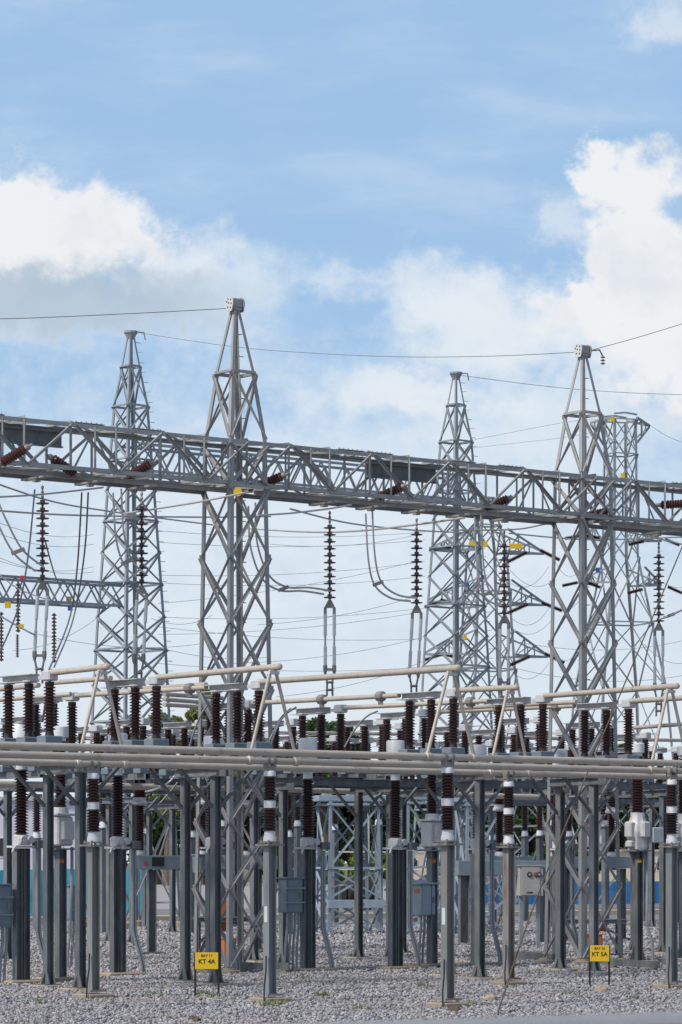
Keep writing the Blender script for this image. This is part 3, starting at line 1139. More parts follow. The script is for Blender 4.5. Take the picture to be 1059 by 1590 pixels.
def wire(name, pts, r, label, m='wire', group=None, cat='wire', n=6, sag=0.0, seg=14, parent=None):
    """pts: world points; two points + sag give a hanging wire, more are smoothed"""
    if len(pts) == 2:
        a, b = pts
        q = [lerp(a, b, i / seg) - UP * (sag * 4 * (i / seg) * (1 - i / seg)) for i in range(seg + 1)]
    else:
        q = []
        P = [pts[0]] + list(pts) + [pts[-1]]
        for i in range(1, len(P) - 2):
            for k in range(8):
                t = k / 8
                p0, p1, p2, p3 = P[i - 1], P[i], P[i + 1], P[i + 2]
                q.append(0.5 * ((2 * p1) + (p2 - p0) * t + (2 * p0 - 5 * p1 + 4 * p2 - p3) * t * t + (3 * p1 - p0 - 3 * p2 + p3) * t ** 3))
        q.append(pts[-1])
    o0 = q[0]
    b = MB()
    b.tube([k - o0 for k in q], r, n)
    o = b.build(name, m, parent, True)
    o.location = o0
    if parent is None:
        tag(o, label, cat, group)
    return o


def twin(name, pts, r, gap, label, group=None):
    t = thing(name, label, 'conductor', pts[0], 0, group)
    for s_ in (-1, 1):
        q = [k - pts[0] + V(gap * s_ / 2, 0, gap * s_ * 0.25) for k in pts]
        wire('conductor', q, r, '', 'wire', parent=t)
    c_ = MB()
    for f in (len(pts) // 2,):
        k = pts[f] - pts[0]
        c_.bar(k + V(-gap * .8, 0, -gap * .3), k + V(gap * .8, 0, gap * .3), 0.05, 0.07)
    c_.build('spacer', 'clamp', t)


G = 'jumper loops under the near beam'
twin('jumper_loop', [at(-14, 770, 62.3), at(2, 808, 62.3), at(28, 856, 62.5), at(62, 884, 62.7)], 0.022, 0.16, 'twin jumper cable curving into the leftmost string at the picture edge', G)
twin('jumper_loop', [at(182, 762, 63.8), at(186, 830, 63.8), at(198, 872, 64), at(218, 893, 64.1)], 0.022, 0.16, 'twin jumper cable curving down in front of the left far tower', G)
twin('jumper_loop', [at(391, 783, 66.3), at(394, 845, 66.3), at(412, 895, 66.6), at(440, 914, 67), at(475, 915, 67.3), at(508, 920, 67.5)], 0.022, 0.14, 'long twin jumper cable swinging from the left near tower to the middle string', G)
twin('jumper_loop', [at(573, 795, 68.4), at(577, 865, 68.4), at(587, 906, 68.6), at(612, 926, 68.8), at(643, 931, 68.9)], 0.022, 0.14, 'twin jumper cable curving into the string left of the right far tower', G)
twin('jumper_loop', [at(742, 800, 70), at(746, 880, 70), at(756, 922, 70.1), at(778, 938, 70.2)], 0.022, 0.14, 'twin jumper cable in front of the pointed-arm pylon', G)
twin('jumper_loop', [at(1026, 960, 73.6), at(1042, 955, 73.5), at(1085, 935, 73.4)], 0.022, 0.1, 'twin jumper cable leaving the rightmost string at the picture edge', G)

G = 'stranded conductors passing under the near beam'
for pts, lab in [
    ([at(-30, 773, 58), at(60, 768, 61), at(160, 757, 64)], 'conductor rising from the left edge to the beam left of the left far tower'),
    ([at(-30, 791, 62), at(90, 799, 65), at(220, 802, 68), at(330, 803, 71), at(420, 802, 73)], 'nearly level conductor crossing the upper left far tower and left near tower'),
    ([at(-30, 742, 66), at(75, 777, 70), at(170, 794, 74), at(330, 815, 80)], 'conductor dipping rightward from the left edge across the left far tower'),
    ([at(190, 798, 66), at(300, 781, 62), at(380, 765, 59)], 'conductor rising rightward behind the left near tower'),
    ([at(380, 820, 78), at(480, 826, 76), at(560, 824, 73), at(650, 814, 70), at(720, 804, 68)], 'thick sagging conductor behind the two middle strings'),
    ([at(400, 800, 60), at(450, 797, 61), at(510, 790, 63), at(545, 784, 64)], 'short conductor rising rightward under the beam beside the left near tower'),
    ([at(450, 790, 66), at(540, 812, 72), at(640, 823, 76), at(720, 827, 80)], 'conductor sloping down rightward past the middle string'),
    ([at(700, 823, 72), at(800, 822, 74), at(900, 812, 76), at(1080, 850, 80)], 'conductor passing level behind the right near tower'),
    ([at(790, 828, 78), at(920, 838, 82), at(1080, 833, 86)], 'thin conductor level behind the right near tower, just under the beam'),
]:
    wire('stranded_conductor', pts, 0.026 if 'thick' in lab else 0.02, lab, 'wire', G, 'conductor')

G = 'dark drop leads at left'
for pts, lab in [
    ([at(54, 760, 62.5), at(44, 860, 62.5), at(28, 945, 62.6), at(-8, 1030, 62.8)], 'dark lead swinging down and left past the leftmost string'),
    ([at(127, 765, 64), at(120, 880, 66), at(108, 960, 68), at(76, 1040, 60)], 'left of two slack leads dropping left of the left far tower'),
    ([at(137, 765, 64), at(131, 860, 66), at(114, 960, 68), at(84, 1036, 60)], 'right of two slack leads dropping left of the left far tower'),
    ([at(70, 840, 64), at(88, 900, 80), at(108, 935, 95)], 'short dark lead from the leftmost string to the low far beam'),
    ([at(0, 893, 90), at(30, 915, 88), at(70, 930, 86)], 'dark lead slanting down from the left picture edge over the low beam'),
    ([at(-10, 950, 70), at(20, 968, 68), at(52, 985, 62.8)], 'dark lead slanting from the left edge to the lower yoke of the leftmost string'),
]:
    wire('drop_lead', pts, 0.018, lab, 'darkwire', G, 'cable')
gw = 'shield wires between tower peaks'
wire('shield_wire', [at(352, 479, 66), at(180, 488, 64.2), at(0, 495, 62.3), at(-120, 492, 61)], 0.008, 'shield wire running left from the left near tower peak', 'darkwire', gw)
wire('shield_wire', [at(211, 516, 110), at(360, 538, 102), at(480, 548, 95), at(620, 554, 88), at(760, 553, 80), at(893, 547, 72)], 0.009, 'shield wire sagging from the left far tower peak to the right near tower peak', 'darkwire', gw)
wire('shield_wire', [at(921, 543, 72), at(1000, 521, 73.5), at(1100, 490, 75.5)], 0.008, 'shield wire rising right from the right near tower peak', 'darkwire', gw)
wire('shield_wire', [at(716, 583, 119), at(850, 600, 124), at(960, 609, 128), at(1090, 614, 133)], 0.010, 'shield wire running right from the right far tower peak', 'darkwire', gw)
wire('shield_wire', [at(690, 692, 200), at(870, 657, 170), at(935, 651, 160)], 0.010, 'upper faint wire reaching the flat winged pylon top from the left', 'darkwire', gw)
wire('shield_wire', [at(720, 697, 200), at(870, 680, 175), at(935, 668, 160)], 0.010, 'lower faint wire reaching the flat winged pylon top from the left', 'darkwire', gw)
wire('shield_wire', [at(1008, 659, 160), at(1090, 690, 190)], 0.010, 'faint wire leaving the flat winged pylon top to the right', 'darkwire', gw, sag=0.3)

G = 'thin far line wires between the towers'
far_w = [(245, 824, 660, 826), (245, 842, 660, 838), (420, 845, 640, 832), (245, 893, 660, 872), (245, 905, 660, 895), (245, 937, 640, 873), (245, 958, 660, 944),
         (245, 973, 655, 992), (400, 970, 655, 923), (245, 985, 655, 950), (245, 1030, 655, 1036), (360, 1030, 655, 990), (430, 1082, 655, 1028), (245, 1005, 420, 1020)]
for i, (x0, y0, x1, y1) in enumerate(far_w):
    wire('line_wire', [at(x0, y0, 132), at(x1, y1, 150)], 0.009, 'faint line wire, %s from top, crossing the sky between left near and right far towers' %
         ['first', 'second', 'third', 'fourth', 'fifth', 'sixth', 'seventh', 'eighth', 'ninth', 'tenth', 'eleventh', 'twelfth', 'thirteenth', 'fourteenth'][i], 'darkwire', G, sag=0.25)
lf = [(-10, 808, 145, 830), (-10, 825, 145, 845), (-10, 862, 145, 888), (-10, 868, 145, 880), (20, 1010, 150, 960), (60, 985, 310, 1000), (235, 960, 330, 955)]
for i, (x0, y0, x1, y1) in enumerate(lf):
    wire('line_wire', [at(x0, y0, 120), at(x1, y1, 135)], 0.009, 'faint wire left of the left near tower, %s of seven counted from the top' %
         ['first', 'second', 'third', 'fourth', 'sixth', 'fifth', 'seventh'][i], 'darkwire', 'thin far wires at left', sag=0.3)
rl = [(792, 905, 852, 880), (792, 885, 860, 900), (795, 960, 852, 945), (795, 975, 860, 958), (795, 1043, 852, 1030), (790, 994, 1080, 990), (790, 1035, 1080, 1045),
      (860, 868, 900, 885), (1000, 880, 1080, 905), (850, 936, 905, 925), (855, 1017, 905, 1000), (1000, 1000, 1080, 1022)]
for i, (x0, y0, x1, y1) in enumerate(rl):
    wire('line_wire', [at(x0, y0, 150), at(x1, y1, 165)], 0.010, 'faint wire right of the pointed-arm pylon, %s down of twelve, running %s' %
         (['first', 'second', 'third', 'fourth', 'fifth', 'sixth', 'seventh', 'eighth', 'ninth', 'tenth', 'eleventh', 'twelfth'][sorted(rl, key=lambda q: q[1] + q[3]).index(rl[i])], 'upward' if y1 < y0 else 'downward'), 'darkwire', 'thin far wires at right', sag=0.55)

# rod-like tension insulators on the pylon arms
rod = MB()
rod.sheds(-0.75, 0.75, 16, 0.055, 0.11, 10, ax=(1, 0, 0))
rod_o = rod.build('tension_insulator', 'brown', None, True)
G = 'tension insulators at the pylon arm tips'
RODS = [(680, 852, 12, 'on the left arm tips, upper left'), (697, 851, -18, 'on the left arm tips, upper right'), (672, 938, 20, 'on the left arm tips, middle left'),
        (697, 935, -18, 'on the left arm tips, middle right'), (671, 1021, 18, 'on the left arm tips, lowest left'), (698, 1018, -18, 'on the left arm tips, lowest right'),
        (803, 865, 27, 'on the right arm tips, upper left'), (854, 862, -27, 'on the right arm tips, upper right'), (804, 945, 24, 'on the right arm tips, middle left'),
        (857, 942, -22, 'on the right arm tips, middle right'), (807, 1026, 24, 'on the right arm tips, lowest left'), (861, 1022, -25, 'on the right arm tips, lowest right')]
for i, (x, y, a, lab) in enumerate(RODS):
    o = rod_o if i == 0 else rod_o.copy()
    if i:
        COL.objects.link(o)
    o.location = at(x, y, 149)
    o.rotation_euler = (0, R(-a), 0)
    o.scale = (0.55, 0.9, 0.9) if x < 700 else (0.68, 1, 1)
    tag(o, 'brown rod insulator of the pointed-arm pylon ' + lab, 'insulator', G)
RODS = [(889, 834, 10, 'upper row, outer left'), (919, 833, -10, 'upper row, inner left'), (988, 843, 12, 'upper row, inner right'), (1044, 842, -22, 'upper row, outer right'),
        (885, 907, 12, 'lower row, outer left'), (921, 908, -20, 'lower row, inner left'), (986, 918, 14, 'lower row, inner right'), (1048, 916, -24, 'lower row, outer right')]
for i, (x, y, a, lab) in enumerate(RODS):
    o = rod_o.copy()
    COL.objects.link(o)
    o.location = at(x, y, 159)
    o.rotation_euler = (0, R(-a), 0)
    o.scale = (0.52, 0.95, 0.95)
    tag(o, 'brown rod insulator of the winged pylon, ' + lab, 'insulator', G)
# coloured phase plates
for x, y, D, w_, h_, m, lab in [(743, 845, 148.5, 0.85, 0.26, 'yellow', 'yellow phase plate on the left of the pointed-arm pylon upper arm'),
                                (801, 848, 148.5, 0.62, 0.24, 'yellow', 'yellow phase plate on the right of the pointed-arm pylon upper arm'),
                                (726, 908, 148, 0.16, 0.20, 'blue', 'tiny blue phase plate on the pointed-arm pylon'),
                                (722, 990, 148, 0.18, 0.24, 'yellow', 'tiny yellow phase plate low on the pointed-arm pylon'),
                                (928, 885, 158, 0.20, 0.24, 'blue', 'tiny blue phase plate on the winged pylon'),
                                (967, 739, 158, 0.22, 0.28, 'yellow', 'tiny yellow phase plate on the upper winged pylon'),
                                (951, 652, 159, 0.22, 0.20, 'yellow', 'tiny yellow phase plate on the winged pylon top'),
                                (12, 939, 105, 0.2, 0.2, 'yellow', 'yellow disc-like plate on the low far beam at the left edge'),
                                (33, 973, 88, 0.14, 0.14, 'yellow', 'small yellow plate on a lead below the low far beam'),
                                (35, 897, 88, 0.14, 0.12, 'red', 'small red plate on a lead above the low far beam'),
                                (107, 931, 103, 0.18, 0.2, 'clamp', 'small brown fitting on the low far beam'),
                                (109, 944, 103, 0.16, 0.18, 'blue', 'small blue plate on the low far beam')]:
    b = MB()
    b.box((0, 0, 0), (w_, 0.03, h_), 0.008)
    o = b.build('phase_plate', m)
    o.location = at(x, y, D)
    o.rotation_euler = (0, 0, R(10))
    tag(o, lab, 'marker plate', 'coloured phase plates')
# small strings at the low far beam
sm = MB()
sm.sheds(-1.6, 0, 14, 0.025, 0.085, 10)
smo = sm.build('insulator_string', 'disc', None, True)
for i, (x, y, D, lab) in enumerate([(84, 952, 104, 'thin far insulator string hanging below the low far beam, right one'), (28, 905, 104, 'thin far insulator string inside the low far beam, upper left'),
                                    (27, 985, 112, 'small thin far insulator string hanging low between the leads'), (2, 950, 104, 'thin far insulator string at the left edge below the low far beam')]):
    o = smo if i == 0 else smo.copy()
    if i:
        COL.objects.link(o)
    o.location = at(x, y, D)
    if i == 2:
        o.scale = (.8, .8, .5)
    tag(o, lab, 'insulator', 'small strings at the low far beam')


# ---------------------------------------------------------------- front busbars on posts
PH = {1: to_uv(gnd(145, 1550))[1], 2: to_uv(gnd(419, 1556))[1], 3: to_uv(gnd(695, 1564))[1]}
ZP = 3.90
for k, lab in ((3, 'nearest and highest of the three long front busbar pipes'), (2, 'middle one of the three long front busbar pipes'),
               (1, 'farthest and lowest of the three long front busbar pipes')):
    b = MB()
    b.tube([V(0, 0, 0), V(17, 0, 0), V(34, 0, 0)], 0.055, 16)
    o = b.build('busbar_pipe', 'alu', None, True)
    o.location = uv(19, PH[k], ZP)
    o.rotation_euler = (0, 0, TH)
    tag(o, lab, 'busbar', 'long front busbar pipes')


def bus_post(loc, label, m='post', white_patch=False):
    t = thing('bus_support_post', label, 'post', loc, TH, 'front busbar support posts')
    f = MB()
    f.box((0, 0, 0.03), (0.5, 0.5, 0.1), 0.02)
    f.build('footing', 'concrete', t)
    c_ = MB()
    c_.hsec(V(0, 0, 0.12), V(0, 0, 2.52), (1, 0, 0), (0, 1, 0), 0.155, 0.15, 0.014)
    c_.box((0, 0, 0.125), (0.32, 0.32, 0.03))
    c_.build('column', m, t)
    p = MB()
    p.box((0, 0, 2.54), (0.34, 0.34, 0.03))
    p.box((0, 0, 2.585), (0.24, 0.24, 0.02))
    for sx in (-1, 1):
        for sy in (-1, 1):
            p.lathe([(0.018, 0), (0.018, 0.10)], 6, (sx * .1, sy * .1, 2.52))
    p.build('cap_plate', 'clamp', t)
    i_ = MB()
    i_.sheds(2.76, 3.145, 8, 0.078, 0.118, 18)
    i_.build('insulator', 'brown', t, True)
    i_ = MB()
    i_.sheds(3.255, 3.655, 8, 0.076, 0.114, 18)
    i_.build('insulator', 'brown', t, True)
    w_ = MB()
    w_.lathe([(0.105, 2.6), (0.105, 2.66), (0.09, 2.70), (0.09, 2.765)], 18)
    w_.build('white_base', 'white', t, True)
    w_ = MB()
    w_.lathe([(0.098, 3.14), (0.098, 3.26)], 18)
    w_.build('white_collar', 'white', t, True)
    w_ = MB()
    w_.lathe([(0.098, 3.65), (0.098, 3.70), (0.085, 3.74)], 18)
    w_.build('white_cap', 'white', t, True)
    k = MB()
    k.box((0, 0, 3.78), (0.16, 0.12, 0.08))
    for s_ in (-1, 1):
        k.lathe([(0.07, -0.03), (0.07, 0.03)], 14, (s_ * 0.07, 0, ZP), (1, 0, 0))
        k.box((s_ * 0.07, 0, 3.83), (0.05, 0.10, 0.08))
    k.build('pipe_clamp', 'clamp', t)
    g = MB()
    g.tube([V(-0.12, -0.06, 0.75), V(-0.14, -0.08, 0.5), V(-0.22, -0.14, 0.25), V(-0.30, -0.24, 0.02)], 0.013, 6)
    g.build('earthing_strap', 'black', t)
    if white_patch:
        q = MB()
        q.box((-0.081, 0, 1.42), (0.006, 0.08, 0.26))
        q.build('paint_patch', 'white', t)
    return t


bus_post(gnd(145, 1550), 'pale-streaked post with two-tier brown insulator, leftmost of the front busbar posts', 'stained')
bus_post(gnd(419, 1556), 'post with two-tier brown insulator in front of the left near tower', 'post', True)
bus_post(gnd(695, 1564), 'nearest busbar post with two-tier insulator and yellow-stained side', 'stained', True)
bus_post(gnd(790, 1530), 'rust-streaked busbar post with two-tier insulator', 'rusty')
bus_post(gnd(1043, 1535), 'busbar post with two-tier insulator at the right picture edge', 'post')


# ---------------------------------------------------------------- disconnector switches
def switch_proto(ns=14):
    t = thing('disconnector_switch', 'tmp', 'switch', (0, 0, 0), TH, 'three-column disconnector switches')
    b = MB()
    b.chan(V(-0.07, -0.2, 4.215), V(-0.07, 1.55, 4.215), 0.14, 0.07, side=1)
    b.chan(V(0.07, -0.2, 4.215), V(0.07, 1.55, 4.215), 0.14, 0.07, side=-1)
    b.build('base_frame', 'steel', t)
    for k, y in enumerate((0.0, 0.65, 1.3)):
        i_ = MB()
        i_.sheds(4.53, 5.30, ns, 0.064, 0.110, 16)
        i_.lathe([(0.088, 4.43), (0.075, 4.48), (0.068, 4.54)], 14)
        i_.lathe([(0.068, 5.29), (0.08, 5.31), (0.08, 5.37)], 14)
        for q in range(len(i_.v)):
            i_.v[q] = i_.v[q] + V(0, y, 0)
        i_.build('insulator', 'brown', t, True)
        m_ = MB()
        m_.box((0, y, 4.36), (0.36, 0.28, 0.15), 0.012)
        m_.build('bearing_box', 'cabinet', t)
    a = MB()
    a.chan(V(0.09, 0.45, 5.46), V(0.09, 1.62, 5.46), 0.13, 0.2, side=-1)
    a.box((0, 0.65, 5.40), (0.16, 0.16, 0.04))
    a.box((0, 1.3, 5.40), (0.16, 0.16, 0.04))
    a.build('contact_arm', 'tank', t)
    j = MB()
    j.box((0, 0, 5.47), (0.20, 0.26, 0.17), 0.02)
    j.box((0.0, 0.2, 5.45), (0.08, 0.2, 0.06))
    j.build('jaw_block', 'tank', t)
    r = MB()
    r.tube([V(-0.02, 0.12, 5.5), V(0.3, -0.22, 5.52)], 0.012, 6)
    r.build('arcing_horn', 'clamp', t)
    return t


swp = switch_proto()
SW = [(77, 1045, 'disconnector with three brown insulators, leftmost in the front row above the busbars'),
      (243, 1052, 'front row disconnector just left of the left near tower, three brown insulators'),
      (402, 1059, 'front row disconnector standing in front of the left near tower'),
      (704, 1072, 'front row disconnector in front of the right far tower'),
      (843, 1081, 'front row disconnector just left of the right near tower'),
      (976, 1089, 'front row disconnector right of the right near tower')]
Gp = []
ZT = 5.52
for i, (x, y, lab) in enumerate(SW):
    D = (ZT - EYE) * FPX / (HOR - y)
    p = V((x - CX) * D / FPX, D, 0)
    Gp.append(p)
    if i == 0:
        swp.location = p
        swp['label'] = lab
    else:
        dup(swp, p, TH, lab)


def bus_arm(start, uend, ph, label, over=0.3, ytip=1036):
    """pipe from a switch jaw to above a front busbar, propped on it by an inverted V"""
    a = start + V(0, 0, ZT)
    e = uv(uend, PH[ph], 0)
    e.z = EYE + (HOR - ytip) * e.y / FPX
    d = (e - a).normalized()
    t = thing('connecting_arm', label, 'busbar', e * 1.0, 0, 'arms from disconnectors to the front busbars')
    b = MB()
    tip = d * over
    b.tube([a - e - d * 0.05, V(0, 0, 0), tip], 0.053, 14)
    b.build('pipe', 'alu', t, True)
    c_ = MB()
    c_.lathe([(0.056, -0.05), (0.058, 0.0), (0.048, 0.03), (0.02, 0.045)], 14, tip, d)
    c_.build('end_cap', 'alu', t, True)
    h = e.z - ZP
    for s_ in (-1, 1):
        l_ = MB()
        l_.tube([UX * (s_ * 0.05) - UP * 0.05, UX * (s_ * 0.47) - UP * (h - 0.06)], 0.03, 10)
        l_.lathe([(0.05, 0.0), (0.072, 0.02), (0.072, 0.1), (0.05, 0.12)], 10, UX * (s_ * 0.47 - 0.06) - UP * h, UX)
        l_.build('prop', 'alu', t, True)
    k = MB()
    k.bar(UX * -0.1 - UP * 0.09, UX * 0.1 - UP * 0.09, 0.09, 0.05)
    k.build('saddle', 'alu_light', t)
    return t


def u_at(x, ph):
    """u of the point of phase line ph seen at picture column x"""
    k = (x - CX) / FPX
    v = PH[ph]
    return (k * VX.y * v - VX.x * v) / (UX.x - k * UX.y)


bus_arm(Gp[0], u_at(158, 1), 1, 'short connecting arm on a V prop, leftmost', 0.22, 1036)
bus_arm(Gp[1], u_at(424, 2), 2, 'connecting arm whose V prop stands in front of the left near tower', 0.25, 1036)
bus_arm(Gp[2], u_at(700, 3), 3, 'longest connecting arm, crossing the open sky between the near towers', 0.28, 1038)
bus_arm(Gp[3], u_at(791, 1), 1, 'short connecting arm on a V prop in front of the pointed-arm pylon', 0.25, 1068)
bus_arm(Gp[4], u_at(1040, 2), 2, 'connecting arm crossing the right near tower to the right edge', 0.3, 1066)
bus_arm(Gp[5], u_at(1310, 3), 3, 'connecting arm running out of the picture at right, behind the other', 0.3, 1068)

# row 2: disconnectors one bay depth behind; row 3 farther still
v_g = sum(to_uv(p)[1] for p in Gp) / 6
U_G = [to_uv(p)[0] for p in Gp]
R2 = [(112, 1078, 'second row disconnector between the two leftmost front ones'), (385, 1090, 'second row disconnector behind the left near tower foot'),
      (529, 1097, 'second row disconnector under the middle insulator string'), (660, 1104, 'second row disconnector partly hidden left of the right far tower'),
      (838, 1114, 'second row disconnector left of the right near tower'), (948, 1120, 'second row disconnector behind the right near tower')]
R2p = []
for x, y, lab in R2:
    D = (ZT - EYE) * FPX / (HOR - y)
    p = V((x - CX) * D / FPX, D, 0)
    R2p.append(p)
    dup(swp, p, TH, lab, 'second row disconnectors')
ORD = ['first', 'second', 'third', 'fourth', 'fifth', 'sixth', 'seventh', 'eighth', 'ninth', 'tenth', 'eleventh', 'twelfth', 'thirteenth', 'fourteenth', 'fifteenth', 'sixteenth', 'seventeenth']
R3 = [(150, 1128), (268, 1132), (292, 1136), (420, 1139), (571, 1146), (640, 1150), (762, 1152), (882, 1158), (1012, 1160), (205, 1130), (345, 1137), (470, 1142), (520, 1144), (702, 1151), (820, 1155), (930, 1159), (1050, 1161)]
for i, (x, y) in enumerate(R3):
    D = (ZT - EYE) * FPX / (HOR - y)
    dup(swp, V((x - CX) * D / FPX, D, 0), TH, 'small far disconnector, %s from the left in the third row' % ORD[sorted(q[0] for q in R3).index(x)],
        'third row disconnectors')

R4 = [(58, 1112), (222, 1117), (312, 1120), (455, 1118), (594, 1117), (622, 1124), (722, 1127), (798, 1131), (872, 1134), (1002, 1139)]
for i, (x, y) in enumerate(R4):
    D = (ZT - EYE) * FPX / (HOR - y)
    dup(swp, V((x - CX) * D / FPX, D, 0), TH, 'half-hidden disconnector between the second and third switch rows, %s from the left' % ORD[i], 'half-hidden disconnectors')

G = 'pipes linking the first and second switch rows'
for i, j, lab in ((2, 0, 'link pipe running from the left near tower switch back toward the left'), (3, 1, 'link pipe crossing behind the left near tower legs'),
                  (4, 2, 'link pipe below the middle insulator string'), (5, 3, 'link pipe passing the right far tower'),):
    a = Gp[i] + VX * 1.6 + UP * (ZT - 0.03)
    b_ = R2p[j] + UP * (ZT - 0.03)
    b = MB()
    b.tube([V(0, 0, 0), b_ - a], 0.047, 12)
    t = thing('link_pipe', lab, 'busbar', a, 0, G)
    b.build('pipe', 'alu', t, True)
    d = (b_ - a).normalized()
    for q in (0.12, 0.5):
        c_ = MB()
        c_.lathe([(0.06, -0.09), (0.10, -0.07), (0.10, 0.07), (0.06, 0.09)], 10, (b_ - a) * q, d)
        c_.box((b_ - a) * q + V(0, 0, -0.1), (0.10, 0.10, 0.12))
        c_.build('pipe_clamp', 'clamp', t)
for (x0, y0, D0, x1, y1, D1, lab) in [(82, 1060, 60, 172, 1053, 57.5, 'link pipe at upper left ending at the second front disconnector'),
                                      (218, 1070, 62, 320, 1063, 59.5, 'link pipe ending just left of the left near tower'),
                                      (-20, 1072, 60, 60, 1064, 58, 'link pipe at the left picture edge'),
                                      (120, 1080, 63, 210, 1072, 61, 'lower link pipe behind the leftmost V prop'),
                                      (255, 1078, 66, 345, 1084, 69, 'level link pipe left of the left near tower, upper'),
                                      (255, 1086, 68, 335, 1092, 71, 'level link pipe left of the left near tower, middle'),
                                      (255, 1094, 70, 350, 1100, 73, 'level link pipe left of the left near tower, lowest'),
                                      (714, 1099, 68, 895, 1090, 65, 'link pipe passing behind the pointed-arm pylon prop'),
                                      (985, 1130, 75, 1080, 1123, 73, 'link pipe low at the right picture edge'),
                                      (-20, 1088, 62, 110, 1078, 61, 'lower link pipe at the left picture edge')]:
    wire('link_pipe', [at(x0, y0, D0), at(x1, y1, D1)], 0.046, lab, 'alu', G, 'busbar', 12, 0.0, 1)

G = 'far busbar pipes behind the yard equipment'
for (x0, y0, D0, x1, y1, D1, r, lab) in [(-30, 1217, 72, 420, 1225, 76, 0.075, 'tan rear busbar pipe seen under the front pipes at left'),
                                         (400, 1224, 78, 834, 1238, 84, 0.075, 'tan rear busbar pipe ending near the beige control box'),
                                         (-30, 1133, 95, 640, 1140, 110, 0.06, 'far white pipe just above the front busbars, upper'),
                                         (80, 1146, 96, 640, 1150, 108, 0.06, 'far white pipe just above the front busbars, lower'),
                                         (690, 1144, 100, 1090, 1150, 112, 0.06, 'far white pipe at right just above the front busbars')]:
    wire('rear_busbar', [at(x0, y0, D0), at(x1, y1, D1)], r, lab, 'alu', G, 'busbar', 12, 0.0, 1)


# ---------------------------------------------------------------- column frames that carry the switches
def h_column(t, p, ztop, size=0.145, m='steel', name='column'):
    c_ = MB()
    c_.hsec(p + V(0, 0, 0.06), p + V(0, 0, ztop), (1, 0, 0), (0, 1, 0), size, size, size * 0.09)
    for sx in (-1, 1):
        for q in range(2):
            pass
        # flared gusset plates at the foot
        h = size / 2
        c_.extr(p + V(sx * h, -0.006, 0.06), p + V(sx * h, 0.006, 0.06), [(0, 0), (sx * 0.09, 0), (0, 0.22)] if sx > 0 else [(0, 0), (0, 0.22), (sx * 0.09, 0)], V(1, 0, 0), UP)
        for sy in (-1, 1):
            c_.extr(p + V(sx * (h - 0.012), sy * h, 0.06), p + V(sx * h, sy * h, 0.06), [(0, 0), (sy * 0.08, 0), (0, 0.22)], V(0, 1, 0), UP)
    c_.box((p.x, p.y, 0.05), (size + 0.20, size + 0.2, 0.025))
    o = c_.build(name, m, t)
    f = MB()
    f.box((p.x, p.y, 0.02), (0.55, 0.55, 0.05), 0.015)
    f.build('footing', 'concrete', o)
    return o


def switch_frame(pairs, zt, label, group=None, xover=(0.3, 0.3), braces=True, m='steel'):
    """pairs: [(near xy, far xy)] world points of column pairs; beams along u on top"""
    o0 = pairs[0][0]
    t = thing('switch_frame', label, 'steel frame', V(o0.x, o0.y, 0), TH, group)
    rot = Matrix.Rotation(-TH, 3, 'Z')
    loc = lambda p: rot @ (V(p.x, p.y, 0) - V(o0.x, o0.y, 0))
    L = [(loc(a), loc(b)) for a, b in pairs]
    for a, b in L:
        h_column(t, a, zt - 0.16, m=m)
        h_column(t, b, zt - 0.16, m=m)
        c_ = MB()
        c_.chan(V(a.x - 0.1, a.y - 0.25, zt - 0.08), V(b.x - 0.1, b.y + 0.2, zt - 0.08), 0.155, 0.08, side=-1)
        c_.chan(V(a.x + 0.1, a.y - 0.25, zt - 0.08), V(b.x + 0.1, b.y + 0.2, zt - 0.08), 0.155, 0.08, side=1)
        c_.build('cap_beam', m, t)
    x0, x1 = L[0][0].x - xover[0], L[-1][0].x + xover[1]
    for k in (0, 1):
        y = sum(q[k].y for q in L) / len(L)
        c_ = MB()
        c_.hsec(V(x0, y, zt + 0.075), V(x1, y, zt + 0.075), (0, 0, 1), (0, 1, 0), 0.15, 0.12, 0.012)
        c_.build('long_beam', m, t)
        if braces:
            for q in L:
                for s_ in (-1, 1):
                    xb = q[k].x + s_ * 0.85
                    if xb < x0 - 0.1 or xb > x1 + 0.1:
                        continue
                    b = MB()
                    b.ang(V(q[k].x + s_ * 0.09, q[k].y, zt - 0.72), V(xb, q[k].y, zt + 0.0), 0.08, (0, -1, 0))
                    b.build('knee_brace', m, t)
    return t


switch_frame([(gnd(125, 1538), gnd(75, 1533)), (gnd(335, 1530), gnd(288, 1526))], 4.0, 'four grey H-columns with knee-braced beams carrying the left front disconnectors',
             'frames under the front disconnectors', (2.6, 1.2))
switch_frame([(gnd(745, 1521), gnd(697, 1516)), (gnd(922, 1511), gnd(870, 1507))], 4.0, 'four grey H-columns with knee-braced beams carrying the right front disconnectors',
             'frames under the front disconnectors', (1.2, 2.6))
switch_frame([(gnd(606, 1489), gnd(557, 1489)), (gnd(1030, 1481), gnd(985, 1478))], 4.05, 'frame of H-columns in the middle distance, its lone column left of centre gap',
             'frames of the middle distance', (3.2, 0.8))
switch_frame([(gnd(440, 1499), gnd(395, 1494)), (gnd(670, 1486), gnd(625, 1482))], 4.0, 'frame of thin H-columns behind the front post before the left near tower', 'frames of the middle distance', (1.0, 1.0))
switch_frame([(gnd(12, 1492), gnd(-22, 1490)), (gnd(206, 1466), gnd(170, 1464))], 4.05, 'dark frame of H-columns behind the left current transformers', 'frames of the middle distance', (0.8, 2.2))
switch_frame([(gnd(268, 1449), gnd(232, 1446)), (gnd(400, 1443), gnd(365, 1440))], 4.1, 'smaller far frame of columns behind the left near tower', 'frames of the middle distance', (1.0, 1.0))
